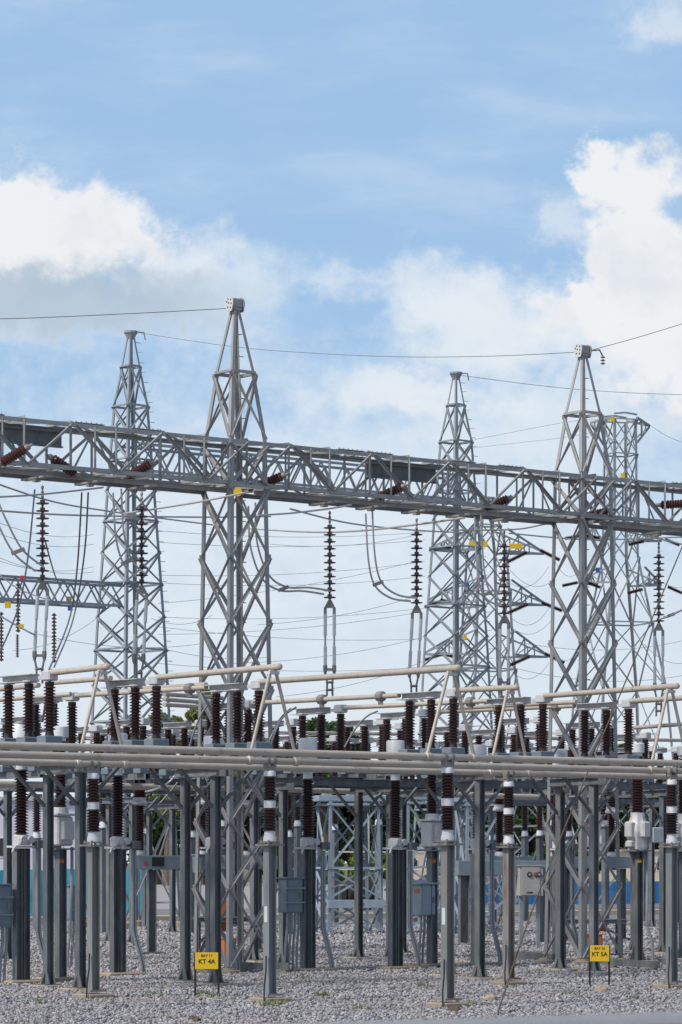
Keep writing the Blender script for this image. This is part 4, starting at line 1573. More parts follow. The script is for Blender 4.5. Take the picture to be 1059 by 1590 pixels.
switch_frame([(gnd(1012, 1441), gnd(988, 1440)), (gnd(1080, 1436), gnd(1050, 1434))], 4.3, 'smaller far frame of columns at the right picture edge', 'frames of the middle distance', (5.5, 1.0))
switch_frame([(gnd(763, 1438), gnd(735, 1436)), (gnd(925, 1438), gnd(905, 1434))], 4.3, 'smaller far frame of columns behind the right near tower', 'frames of the middle distance', (1.0, 1.5))


# ---------------------------------------------------------------- current transformers with drum heads
def ct_proto():
    t = thing('current_transformer', 'tmp', 'transformer', (0, 0, 0), TH, 'current transformers with white drum heads')
    f = MB()
    f.box((0.05, 0, 0.03), (0.9, 0.6, 0.07), 0.02)
    f.build('footing', 'concrete', t)
    for x in (-0.085, 0.085):
        c_ = MB()
        c_.hsec(V(x, 0, 0.07), V(x, 0, 2.52), (1, 0, 0), (0, 1, 0), 0.13, 0.15, 0.012)
        c_.build('column', 'steel', t)
    b = MB()
    b.box((0, 0, 2.55), (0.44, 0.32, 0.04))
    b.tube([V(-0.18, -0.1, 2.56), V(-0.3, -0.2, 2.50), V(-0.36, -0.26, 2.44)], 0.025, 6)
    b.box((0.0, -0.12, 2.66), (0.28, 0.1, 0.14), 0.02)
    b.lathe([(0.07, -0.02), (0.07, 0.02)], 10, (-0.07, -0.2, 2.68), (0, -1, 0))
    b.lathe([(0.07, -0.02), (0.07, 0.02)], 10, (0.09, -0.2, 2.68), (0, -1, 0))
    b.lathe([(0.16, 2.58), (0.16, 2.74), (0.1, 2.78)], 14)
    b.build('base_clamp', 'tank', t)
    j = MB()
    j.box((0.30, -0.15, 2.60), (0.2, 0.2, 0.16), 0.01)
    j.build('junction_box', 'steel', t)
    i_ = MB()
    i_.sheds(2.78, 4.0, 22, 0.085, 0.138, 18)
    i_.build('insulator', 'brown', t, True)
    h = MB()
    h.lathe([(0.10, 3.99), (0.10, 4.10), (0.13, 4.14), (0.22, 4.23), (0.24, 4.27)], 20)
    h.build('funnel', 'white', t, True)
    d = MB()
    d.lathe([(0.19, 4.27), (0.195, 4.29), (0.195, 4.80), (0.17, 4.83)], 24)
    d.build('drum_head', 'white', t, True)
    for s_ in (0, 1):
        q = MB()
        o = 0.06 * s_
        q.tube([V(0.26 + o, -0.14, 2.5), V(0.26 + o, -0.14, 0.95), V(0.28 + o, -0.15, 0.82), V(0.40 + o, -0.22, 0.30), V(0.42 + o, -0.23, 0.18), V(0.42 + o, -0.23, 0.0)], 0.03, 8)
        q.build('conduit', 'conduit', t, True)
    return t


ctp = ct_proto()
CT = [(33, 1527, 'current transformer column at the left picture edge with a dark insulator'), (183, 1515, 'current transformer between the leftmost front post and the left frame column'),
      (331, 1511, 'current transformer mostly hidden behind the left frame column by the KT 4A sign'), (478, 1508, 'current transformer with white drum head just right of the left near tower'),
      (614, 1505, 'current transformer with white drum head right of the lone middle column'), (742, 1499, 'current transformer whose white drum shows right of the nearest post'),
      (868, 1493, 'current transformer behind the right frame column left of the KT 5A sign')]
ctpos = []
for i, (x, yb, lab) in enumerate(CT):
    p = gnd(x, yb)
    ctpos.append(p)
    if i == 0:
        ctp.location = p
        ctp['label'] = lab
    else:
        dup(ctp, p, TH, lab)


# ---------------------------------------------------------------- marshalling cabinets
def cabinet(loc, z0, w_, d_, h, label, roof=False, plate=None, rails=True, ncond=3, body='cabinet'):
    t = thing('control_cabinet', label, 'cabinet', loc, TH, 'blue grey cabinets')
    b = MB()
    b.box((0, 0, z0 + h / 2), (w_, d_, h), 0.012)
    b.build('body', body, t)
    r = MB()
    if roof:
        r.extr(V(-w_ / 2 - .05, 0, z0 + h), V(w_ / 2 + .05, 0, z0 + h), [(-d_ / 2 - .06, 0.004), (d_ / 2 + .06, 0.004), (d_ / 2 + .06, 0.03), (0, 0.10), (-d_ / 2 - .06, 0.03)], V(0, 1, 0), UP)
    else:
        r.box((0, 0, z0 + h + 0.016), (w_ + 0.05, d_ + 0.05, 0.03))
    r.build('roof', body, t)
    d = MB()
    d.box((0, -d_ / 2 - 0.008, z0 + h / 2), (w_ * 0.86, 0.014, h * 0.9))
    dr = d.build('door', body, t)
    q = MB()
    q.box((w_ * 0.3, -d_ / 2 - 0.03, z0 + h * 0.5), (0.03, 0.03, 0.12))
    q.build('handle', 'clamp', dr)
    if rails:
        k = MB()
        for f in (0.3, 0.72):
            k.box((0, -d_ / 2 - 0.03, z0 + h * f), (w_ + 0.04, 0.05, 0.03))
        k.build('mounting_rail', 'conduit', t)
    if plate:
        k = MB()
        k.box((-w_ / 2 - 0.006, -d_ * 0.1, z0 + h * 0.8), (0.008, 0.16, 0.09))
        k.build('warning_plate', plate, t)
    for i in range(ncond):
        c_ = MB()
        x = -w_ * 0.3 + i * 0.1
        y = -d_ * 0.2
        c_.tube([V(x, y, z0), V(x, y, z0 - 0.25), V(x - 0.05, y, max(z0 - 0.75, 0.3)), V(x - 0.06, y, 0)], 0.027, 8)
        c_.build('conduit', 'conduit', t, True)
    return t


def off(p, du, dv):
    return p + UX * du + VX * dv


cabinet(off(ctpos[3], -0.42, 0.05), 1.22, 0.42, 0.30, 0.70, 'blue-grey cabinet with side rails on the column just right of the left near tower', ncond=4)
cabinet(gnd(657, 1502), 1.12, 0.40, 0.36, 0.66, 'blue-grey cabinet with pitched roof and small orange plate', True, 'orange', False, 2, 'bluesteel')
cabinet(off(ctpos[0], -0.48, 0.08), 1.05, 0.42, 0.32, 0.78, 'blue-grey cabinet with side rails at the left picture edge', ncond=4)
cabinet(gnd(112, 1502), 1.02, 0.34, 0.30, 0.72, 'blue-grey cabinet half hidden between the two leftmost frame columns', ncond=2)
cabinet(gnd(316, 1484), 2.0, 0.44, 0.30, 0.42, 'small raised blue-grey box behind the left near tower left leg', False, None, False, 1)

# beige control box with two dials
bx = thing('control_cabinet', 'beige control box with two round dials, right of the rust-streaked post', 'cabinet', gnd(822, 1470), R(12))
b = MB()
b.box((0, 0, 1.75), (0.66, 0.42, 0.80), 0.015)
b.build('body', 'beige', bx)
b = MB()
b.box((-0.02, -0.222, 1.75), (0.5, 0.02, 0.74), 0.006)
dr = b.build('door', 'beige', bx)
for x, m in ((-0.06, 'black'), (0.12, 'redroof'), (0.20, 'black')):
    q = MB()
    q.lathe([(0.07, 0), (0.07, 0.02), (0.05, 0.03)], 16, (x, -0.232, 1.93), (0, -1, 0))
    q.build('dial', m, dr, True)
    if m == 'black':
        q = MB()
        q.lathe([(0.04, 0), (0.04, 0.008)], 16, (x, -0.262, 1.93), (0, -1, 0))
        q.build('dial_face', 'conduit', dr)
q = MB()
q.box((-0.05, -0.236, 1.45), (0.16, 0.01, 0.03))
q.build('nameplate', 'black', dr)
for x in (-0.22, 0.25):
    q = MB()
    q.bar(V(x, 0.05, 0), V(x, 0.05, 1.35), 0.09, 0.09)
    q.build('leg', 'conduit', bx)
q = MB()
q.box((0, 0, 2.165), (0.72, 0.48, 0.03))
q.build('roof', 'beige', bx)


# ---------------------------------------------------------------- voltage transformers
def vt(loc, kind, label):
    t = thing('voltage_transformer', label, 'transformer', loc, TH, 'voltage transformers with pale tanks')
    f = MB()
    f.box((0, 0, 0.04), (0.7, 0.7, 0.09), 0.02)
    f.build('footing', 'concrete', t)
    c_ = MB()
    c_.hsec(V(0, 0, 0.08), V(0, 0, 2.5), (1, 0, 0), (0, 1, 0), 0.17, 0.17, 0.016)
    if kind == 'b':
        for s_ in (-1, 1):
            c_.extr(V(s_ * .11, -0.006, 0.08), V(s_ * .11, 0.006, 0.08), [(0, 0), (s_ * .14, 0), (0, 0.35)], V(1, 0, 0), UP)
            c_.extr(V(s_ * .11, -0.006, 2.5), V(s_ * .11, 0.006, 2.5), [(0, 0), (s_ * .16, 0), (0, -0.3)], V(1, 0, 0), UP)
    c_.box((0, 0, 2.51), (0.5, 0.45, 0.03))
    c_.build('column', 'steel', t)
    k = MB()
    if kind == 'a':
        k.box((0, 0, 2.85), (0.36, 0.36, 0.56), 0.03)
        k.box((0.0, 0, 3.16), (0.42, 0.42, 0.05), 0.015)
        k.box((0.02, -0.22, 2.86), (0.24, 0.12, 0.36), 0.015)
        k.lathe([(0.16, 3.18), (0.14, 3.3)], 16)
        zi = 3.3
    else:
        k.lathe([(0.20, 2.54), (0.22, 2.6), (0.22, 2.78), (0.255, 2.86), (0.255, 3.0), (0.20, 3.16), (0.155, 3.26), (0.155, 3.36)], 8)
        k.box((0.0, -0.24, 2.98), (0.22, 0.16, 0.36), 0.03)
        k.box((-0.24, 0.0, 2.98), (0.16, 0.22, 0.36), 0.03)
        k.box((-0.24, 0.0, 2.66), (0.14, 0.2, 0.16), 0.03)
        zi = 3.36
    k.build('tank', 'tank', t, kind == 'b')
    if kind == 'b':
        j = MB()
        j.box((0.32, -0.22, 2.86), (0.34, 0.24, 0.34), 0.02)
        j.build('terminal_box', 'tank', t)
    i_ = MB()
    r = 0.125 if kind == 'a' else 0.155
    i_.sheds(zi, zi + 1.25, 20, r * 0.68, r, 18)
    i_.build('insulator', 'brown', t, True)
    h = MB()
    h.lathe([(0.10, zi + 1.25), (0.10, zi + 1.32), (0.15, zi + 1.33), (0.15, zi + 1.52), (0.13, zi + 1.54)], 18)
    h.build('drum_head', 'white', t, True)
    p = MB()
    p.box((-0.05, -0.118, 2.28), (0.10, 0.008, 0.07))
    p.build('warning_plate', 'orange' if kind == 'a' else 'yellow', t)
    q = MB()
    q.tube([V(0.18, -0.12, 2.55), V(0.18, -0.12, 1.9), V(0.10, -0.2, 1.5), V(0.08, -0.2, 0.9), V(0.2, -0.26, 0.5), V(0.22, -0.26, 0.0)], 0.032, 8)
    q.build('conduit', 'conduit', t, True)
    return t


vt(gnd(94, 1524), 'a', 'voltage transformer with boxy pale tank between the two leftmost frame columns')
vt(gnd(671, 1502), 'a', 'voltage transformer with boxy pale tank beside the nearest post')
vt(gnd(990, 1497), 'b', 'voltage transformer with bulbous pale tank, right of the KT 5A sign')
vt(gnd(1062, 1493), 'b', 'voltage transformer with bulbous pale tank cut by the right edge')


# ---------------------------------------------------------------- live-tank circuit breakers
def breaker(loc, rz, label, ubeam, zb_=2.37, legs=True, mk_=True):
    t = thing('circuit_breaker', label, 'breaker', loc, rz, 'two-tier circuit breaker poles')
    i_ = MB()
    i_.sheds(zb_ + 0.18, zb_ + 1.28, 20, 0.085, 0.135, 16)
    i_.build('insulator', 'brown', t, True)
    i_ = MB()
    i_.sheds(zb_ + 1.46, zb_ + 2.45, 14, 0.125, 0.175, 16)
    i_.build('insulator', 'brown', t, True)
    w_ = MB()
    w_.lathe([(0.14, zb_ + 0.06), (0.14, zb_ + 0.12), (0.1, zb_ + 0.19)], 16)
    w_.build('flange', 'tank', t, True)
    w_ = MB()
    w_.lathe([(0.12, zb_ + 1.27), (0.2, zb_ + 1.31), (0.2, zb_ + 1.36), (0.16, zb_ + 1.40), (0.17, zb_ + 1.47)], 16)
    w_.build('flange', 'tank', t, True)
    w_ = MB()
    w_.lathe([(0.17, zb_ + 2.44), (0.17, zb_ + 2.56), (0.1, zb_ + 2.6)], 16)
    w_.build('flange', 'tank', t, True)
    b = MB()
    b.box((ubeam / 2 - 0.2, 0, zb_ - 0.12), (ubeam, 0.34, 0.34), 0.012)
    bo = b.build('mechanism_beam', 'cabinet', t)
    if mk_:
        q = MB()
        q.box((0.42, -0.175, zb_ - 0.10), (0.30, 0.012, 0.22))
        q.build('inspection_window', 'black', bo)
        q = MB()
        q.lathe([(0.05, 0), (0.05, 0.006)], 12, (0.12, -0.171, zb_ - 0.14), (0, -1, 0))
        q.build('red_emblem', 'red', bo)
    if legs:
        for x in (0.3,):
            c_ = MB()
            c_.hsec(V(x, 0, 0.06), V(x, 0, zb_ - 0.3), (1, 0, 0), (0, 1, 0), 0.2, 0.2, 0.018)
            c_.box((x, 0, 0.05), (0.5, 0.45, 0.03))
            c_.build('column', 'steel', t)
    tp = MB()
    tp.box((0.22, 0, zb_ + 1.36), (0.2, 0.1, 0.03))
    tp.build('terminal_pad', 'alu_light', t)
    return t


breaker(gnd(217, 1482), R(15), 'circuit breaker pole on a grey box beam with a small dark window', 1.4)
breaker(gnd(313, 1482), R(15), 'circuit breaker pole behind the left near tower, narrow lower insulator', 1.0, mk_=False)
breaker(gnd(382, 1476), R(15), 'circuit breaker pole seen behind the left near tower right leg', 1.0, mk_=False)
breaker(gnd(776, 1466), R(10), 'circuit breaker pole directly left of the rust-streaked post, tallest behind the right frame', 1.1, mk_=False)
breaker(gnd(862, 1462), R(10), 'circuit breaker pole glimpsed through the right near tower', 1.3, mk_=False)
breaker(gnd(950, 1460), R(10), 'circuit breaker pole right of the right near tower centre', 1.0, mk_=False)
bm = MB()
bm.box((0, 0, 0), (2.9, 0.34, 0.40), 0.012)
bo = thing('mechanism_beam', 'long blue-grey box beam crossing behind the rust-streaked post', 'steel beam', at(790, 1348, 86), R(14))
bm.build('beam_body', 'cabinet', bo)
for x in (-1.25, 1.0):
    c_ = MB()
    c_.hsec(V(x, 0, -1.98), V(x, 0, -0.2), (1, 0, 0), (0, 1, 0), 0.26, 0.24, 0.02)
    c_.build('column', 'steel', bo)


# ---------------------------------------------------------------- far single posts with insulators
def thin_post(loc, label, zc=2.2, zi=1.1, m='steel'):
    t = thing('insulator_post', label, 'post', loc, TH, 'thin far posts with single insulators')
    c_ = MB()
    c_.bar(V(0, 0, 0), V(0, 0, zc), 0.2, 0.2)
    c_.box((0, 0, zc + 0.02), (0.32, 0.32, 0.04))
    c_.build('column', m, t)
    w_ = MB()
    w_.lathe([(0.13, zc + 0.04), (0.13, zc + 0.12), (0.1, zc + 0.25)], 12)
    w_.build('collar', 'white', t, True)
    i_ = MB()
    i_.sheds(zc + 0.25, zc + 0.25 + zi, 14, 0.085, 0.15, 12)
    i_.build('insulator', 'brown', t, True)
    k = MB()
    k.box((0, 0, zc + zi + 0.32), (0.3, 0.2, 0.12))
    k.build('pipe_clamp', 'clamp', t)


for x, yb, zc, lab in [(448, 1452, 3.0, 'pale thin post just right of the left near tower'), (765, 1438, 3.0, 'thin post just left of the rust-streaked post'),
                       (815, 1431, 3.2, 'thin post under the beige control box'), (838, 1433, 3.2, 'thin post between the beige box and the right near tower'),
                       (884, 1430, 3.2, 'thin post seen inside the right near tower'), (57, 1446, 3.0, 'thin post among the left columns before the teal net'),
                       (298, 1450, 3.0, 'thin post between the left frame columns')]:
    thin_post(gnd(x, yb), 'far ' + lab, zc)
for i, (x, yb, zc) in enumerate([(160, 1450, 3.3), (226, 1440, 3.2), (345, 1445, 3.4), (462, 1437, 3.5), (520, 1434, 3.4), (588, 1440, 3.5), (690, 1445, 3.4), (722, 1433, 3.6), (856, 1440, 3.5), (940, 1437, 3.5), (1000, 1432, 3.6), (1036, 1442, 3.4)]):
    thin_post(gnd(x, yb), 'slim far post with brown insulator deep among the equipment, %s from the left' % ['first', 'second', 'third', 'fourth', 'fifth', 'sixth', 'seventh', 'eighth', 'ninth', 'tenth', 'eleventh', 'twelfth'][i], zc, 1.2)


# ---------------------------------------------------------------- pale blue lattice stands behind the gap
def lattice_stand(loc, rz, w_, h, label, box=True):
    t = thing('lattice_stand', label, 'lattice frame', loc, rz, 'pale blue lattice stands')
    a = w_ / 2
    lv = [(0.05, a), (h, a * 0.92)]
    zs = [0.1, h * 0.27, h * 0.5, h * 0.98]
    legs_and_bracing(t, lv, 0.09, 0.06, list(zip(zs, zs[1:])), [h * 0.5, h * 0.98], 'bluesteel')
    b = MB()
    b.box((0, 0, h + 0.1), (w_ * 1.3, w_ * 0.8, 0.18), 0.01)
    b.build('top_platform', 'bluesteel', t)
    q = MB()
    for x in (-0.4, 0.05, 0.45):
        q.box((x * w_, 0, h + 0.32), (0.28, 0.3, 0.26), 0.02)
    q.build('terminal_boxes', 'bluesteel', t)
    if box:
        q = MB()
        q.box((0, -a - 0.12, 0.95), (w_ * 1.06, 0.2, 0.26), 0.01)
        o = q.build('crossbeam_box', 'bluesteel', t)
        e = MB()
        e.extr(V(0.1, -a - 0.222, 0.96), V(0.1, -a - 0.23, 0.96), [(math.cos(i * math.pi / 8) * 0.13, math.sin(i * math.pi / 8) * 0.06) for i in range(16)], V(1, 0, 0), UP)
        eo = e.build('red_emblem', 'red', o)
        e = MB()
        e.box((0.1, -a - 0.234, 0.96), (0.15, 0.006, 0.03))
        e.build('emblem_stripe', 'white', o)
    return t


lattice_stand(gnd(541, 1450), R(14), 1.75, 4.15, 'pale blue lattice stand with red emblem on its crossbeam, behind the lone middle column')
lattice_stand(gnd(656, 1450), R(14), 1.5, 4.2, 'pale blue lattice stand behind the pitched-roof cabinet', False)
lattice_stand(gnd(745, 1452), R(14), 1.3, 4.1, 'pale blue lattice stand behind the column right of the nearest post', False)

# ---------------------------------------------------------------- platforms and orange boxes inside the near towers
for (x, yb, zz, w_, lab, lab2) in [(352, 1492, 0.98, 1.5, 'small grey work platform at the left near tower', 'orange'), (914, 1484, 0.86, 1.7, 'small grey work platform at the right near tower', 'orange')]:
    p = gnd(x, yb)
    t = thing('work_platform', lab, 'platform', p, R(8), 'work platforms at the near towers')
    b = MB()
    b.box((0, 0, zz), (w_, 0.7, 0.05))
    b.chan(V(-w_ / 2, -0.36, zz - 0.03), V(w_ / 2, -0.36, zz - 0.03), 0.10, 0.05)
    b.build('deck', 'steel', t)
    for sx in (-1, 1):
        for sy in (-1, 1):
            l_ = MB()
            l_.ang(V(sx * (w_ / 2 - .1), sy * .28, 0), V(sx * (w_ / 2 - .1), sy * .28, zz - 0.03), 0.06, (0, -1, 0))
            l_.build('leg', 'steel', t)
    k = MB()
    for sx in (-1, 1):
        k.ang(V(sx * (w_ / 2 - .1), -.3, 0.45), V(sx * 0.1, -.3, zz - 0.05), 0.05, (0, -1, 0))
    k.build('brace', 'steel', t)


def orange_box(x, y0, y1, D, w_, label):
    top, bot = at(x, y0, D), at(x, y1, D)
    h = top.z - bot.z
    t = thing('mechanism_box', label, 'cabinet', V(top.x, top.y, bot.z), R(20), 'orange mechanism boxes')
    b = MB()
    b.box((0, 0, h / 2), (w_, w_, h), 0.015)
    b.build('body', 'orange', t)
    d = MB()
    d.box((0, -w_ / 2 - 0.008, h / 2), (w_ * 0.8, 0.014, h * 0.85))
    d.build('door', 'orange', t)
    q = MB()
    q.box((0, 0, h + 0.015), (w_ + 0.04, w_ + 0.04, 0.03))
    q.build('lid', 'orange', t)


orange_box(347, 1398, 1446, 74, 0.24, 'tall orange box above the platform at the left near tower')
orange_box(354, 1458, 1492, 73, 0.30, 'squat orange box below the platform at the left near tower')
orange_box(936, 1430, 1446, 78, 0.18, 'small orange box above the platform at the right near tower')
orange_box(918, 1452, 1475, 77.5, 0.42, 'orange box below the platform behind the KT 5A sign')

# ground-level steel beams at the tower feet
for (x0, y0, x1, y1, lab) in [(352, 1509, 448, 1511, 'grey steel beam lying low at the left near tower foot'), (935, 1503, 1024, 1508, 'grey steel beam lying low right of the KT 5A sign'),
                              (798, 1493, 862, 1495, 'grey steel beam lying low at the right near tower left foot'), (735, 1446, 785, 1447, 'far grey rail low behind the rust-streaked post')]:
    a, b_ = gnd(x0, y0), gnd(x1, y1)
    t = thing('ground_beam', lab, 'steel beam', a, 0, 'low ground beams')
    b = MB()
    b.chan(V(0, 0, 0.13), b_ - a + V(0, 0, 0.13), 0.14, 0.1, side=-1)
    b.build('channel', 'steel', t)
    f = MB()
    for q in (0.15, 0.85):
        pp = (b_ - a) * q
        f.box((pp.x, pp.y + 0.05, 0.03), (0.25, 0.3, 0.07))
    f.build('footing', 'concrete', t)


# ---------------------------------------------------------------- signs
def sign(x0, x1, ytop, ybot, yl, yr, l1, l2, label):
    a, c_ = gnd(x0, yl), gnd(x1, yr)
    D = (a.y + c_.y) / 2
    W = (x1 - x0) * D / FPX
    z1 = EYE + (HOR - ytop) * D / FPX
    z0 = EYE + (HOR - ybot) * D / FPX
    mid = (a + c_) / 2
    t = thing('bay_sign', label, 'sign', mid, 0.0, 'yellow bay signs')
    b = MB()
    b.box((0, 0, (z0 + z1) / 2), (W, 0.012, z1 - z0), 0.004)
    b.build('panel', 'yellow', t)
    for s_ in (-1, 1):
        q = MB()
        q.bar(V(s_ * W / 2, 0.03, 0), V(s_ * W / 2, 0.03, z1), 0.035, 0.035)
        q.build('post', 'black', t)
    for txt, zz, size in ((l1, z0 + (z1 - z0) * 0.74, 0.062), (l2, z0 + (z1 - z0) * 0.34, 0.105)):
        cu = bpy.data.curves.new('lettering', 'FONT')
        cu.body = txt
        cu.align_x = 'CENTER'
        cu.size = size
        cu.offset = size * 0.02
        tmp = bpy.data.objects.new('lettering', cu)
        COL.objects.link(tmp)
        dg = bpy.context.evaluated_depsgraph_get()
        me = bpy.data.meshes.new_from_object(tmp.evaluated_get(dg))
        bpy.data.objects.remove(tmp)
        lo = bpy.data.objects.new('lettering', me)
        me.materials.clear()
        me.materials.append(M['ink'])
        COL.objects.link(lo)
        lo.parent = t
        lo.location = (0, -0.009, zz)
        lo.rotation_euler = (R(90), 0, 0)


sign(303, 339, 1479, 1505, 1548, 1548, 'BAY 11', 'KT 4A', 'yellow sign reading BAY 11 KT 4A on two black stakes')
sign(916, 946, 1468, 1493, 1532, 1531, 'BAY 10', 'KT 5A', 'yellow sign reading BAY 10 KT 5A on two black stakes')

# stay wire slanting down across the right near tower, and hoses of busbar droppers
wire('stay_cable', [at(1064, 838, 62), at(1000, 990, 60), at(918, 1186, 57), at(832, 1398, 54), at(771, 1578, 47.5)], 0.014,
     'long thin dark cable slanting from upper right down to the gravel', 'bark', None, 'cable')
G = 'black flexible leads between the switch rows'
for pts, lab in [([at(587, 1104, 66), at(570, 1112, 66), at(553, 1130, 66), at(535, 1160, 66)], 'curved dark lead left of the post at centre'),
                 ([at(460, 1098, 65), at(445, 1108, 65), at(432, 1125, 64), at(420, 1160, 64)], 'curved dark lead right of the left near tower'),
                 ([at(452, 1100, 66), at(436, 1115, 66), at(424, 1138, 65), at(412, 1165, 65)], 'second curved dark lead right of the left near tower'),
                 ([at(322, 1095, 64), at(312, 1110, 64), at(300, 1140, 64), at(292, 1168, 64)], 'curved dark lead left of the left near tower'),
                 ([at(80, 1040, 57), at(72, 1085, 58), at(66, 1120, 59)], 'short dark lead behind the leftmost disconnector'),
                 ([at(283, 1190, 66), at(262, 1215, 66), at(240, 1226, 66), at(226, 1229, 78)], 'drooping pale lead to the breaker left of the left frame column'),
                 ([at(276, 1215, 70), at(262, 1232, 70), at(246, 1250, 70)], 'short lead slanting behind the left frame column'),
                 ([at(120, 1143, 90), at(150, 1148, 90), at(200, 1140, 90), at(300, 1150, 92)], 'long slack pale lead far behind the second front disconnector'),
                 ([at(870, 1152, 80), at(900, 1146, 80), at(940, 1158, 80), at(985, 1150, 80)], 'long slack pale lead far behind the right near tower')]:
    wire('flexible_lead', pts, 0.022, lab, 'wire' if 'pale' in lab else 'darkwire', G, 'cable')

# ---------------------------------------------------------------- far background
# teal net fence at left
a, b_ = gnd(-60, 1425), gnd(226, 1424)
t = thing('net_fence', 'teal shade-net fence along the yard edge at left', 'fence', a, 0)
L = (b_ - a)
n = 90
net = MB()
vs, fs = [], []
random.seed(4)
for i in range(n + 1):
    f = i / n
    w_ = 0.05 * math.sin(f * 60) + 0.03 * math.sin(f * 143 + 1)
    zt = 1.95 + 0.03 * math.sin(f * 25)
    for k, z in enumerate((0.06, 0.7, 1.3, zt)):
        vs.append(L * f + V(0, w_ * (0.5 + 0.5 * math.sin(k * 2 + f * 30)), z))
    if i:
        for k in range(3):
            q = (i - 1) * 4 + k
            fs.append((q, q + 4, q + 5, q + 1))
net.add(vs, fs)
net.build('net', 'bluenet', t, True)
for f in (0.02, 0.25, 0.5, 0.75, 0.99):
    p = MB()
    p.tube([L * f + V(0, 0.1, 0), L * f + V(0, 0.1, 2.0)], 0.035, 8)
    p.build('post', 'conduit', t)
a, b_ = gnd(725, 1406), gnd(1110, 1403)
t = thing('sheet_fence', 'low bright blue sheet fence far behind the right columns', 'fence', a, 0)
L = b_ - a
sf = MB()
nn = 60
for i in range(nn):
    p = L * (i / nn)
    q = L * ((i + 0.94) / nn)
    sf.bar(p + V(0, (i % 2) * 0.03, 0.62), q + V(0, (i % 2) * 0.03, 0.62), 0.03, 1.2)
sf.build('sheets', 'bluesheet', t)
for i in range(0, nn, 10):
    p = MB()
    p.bar(L * (i / nn) + V(0, 0.1, 0), L * (i / nn) + V(0, 0.1, 1.3), 0.07, 0.07)
    p.build('post', 'conduit', t)

# cream railing
D = 290.0
t = thing('railing', 'cream tubular railing in front of the far shrubs', 'railing', V(at(440, 1338, D).x, D, 0), 0)
for k in range(7):
    x = k * 38 * D / FPX
    p = MB()
    p.bar(V(x, 0, 0), V(x, 0, 3.2), 0.14, 0.14)
    p.build('post', 'cream', t)
for z in (1.6, 3.15):
    p = MB()
    p.bar(V(0, 0.06, z), V(6 * 38 * D / FPX, 0.06, z), 0.10, 0.10)
    p.build('rail', 'cream', t)

# black tank on a skid
t = thing('oil_tank', 'dark drum-shaped tank on a wheeled skid by the road', 'tank', gnd(558, 1413), R(10))
b = MB()
b.lathe([(0.35, -0.72), (0.60, -0.66), (0.64, -0.5), (0.64, 0.5), (0.60, 0.66), (0.35, 0.72)], 20, (0.1, 0, 0.98), (1, 0.1, 0))
b.build('drum', 'rubber', t, True)
b = MB()
b.box((0, 0, 0.30), (1.9, 0.9, 0.10))
b.bar(V(0.9, 0, 0.3), V(1.3, 0, 0.18), 0.08, 0.08)
b.box((-0.78, 0, 0.75), (0.3, 0.6, 0.8), 0.04)
b.build('skid', 'rubber', t)
for x in (-0.55, 0.6):
    for y in (-0.5, 0.5):
        b = MB()
        b.lathe([(0.12, -0.06), (0.2, -0.05), (0.2, 0.05), (0.12, 0.06)], 14, (x, y, 0.2), (0, 1, 0))
        b.build('wheel', 'black', t)
gy = MB()
gy.box((1.25, -0.3, 0.95), (0.25, 0.08, 0.12), 0.02)
gy.build('marker_flag', 'leaf_bright', t)


def house(x0, x1, ytop, D0_, depth, label, wallm, roofm, wins=3, gable=False, rz=0.0):
    D = D0_ if x1 < 200 else D0_ * 1.5
    k = D / FPX
    W = (x1 - x0) * k
    H = EYE + (HOR - ytop) * k
    t = thing('building', label, 'building', V(((x0 + x1) / 2 - CX) * k, D, 0), rz)
    b = MB()
    b.box((0, depth / 2, H / 2), (W, depth, H))
    b.build('wall', wallm, t)
    r = MB()
    if gable:
        r.extr(V(-W / 2 - .4, depth / 2, H), V(W / 2 + .4, depth / 2, H), [(-depth / 2 - .5, -0.1), (0, depth * 0.25), (depth / 2 + .5, -0.1), (depth / 2 + .5, 0.05), (0, depth * 0.25 + .15), (-depth / 2 - .5, 0.05)],
               V(0, 1, 0), UP)
    else:
        r.box((0, depth / 2, H + 0.1), (W + 0.6, depth + 0.6, 0.2))
    r.build('roof', roofm, t)
    for i in range(wins):
        x = -W / 2 + W * (i + 0.5) / wins
        f = MB()
        f.box((x, -0.02, H * 0.55), (min(1.1, W / wins * 0.5), 0.06, 1.1))
        fo = f.build('window', 'white', t)
        g = MB()
        g.box((x, -0.06, H * 0.55), (min(0.95, W / wins * 0.42), 0.03, 0.95))
        g.build('pane', 'glass', fo)
    return t


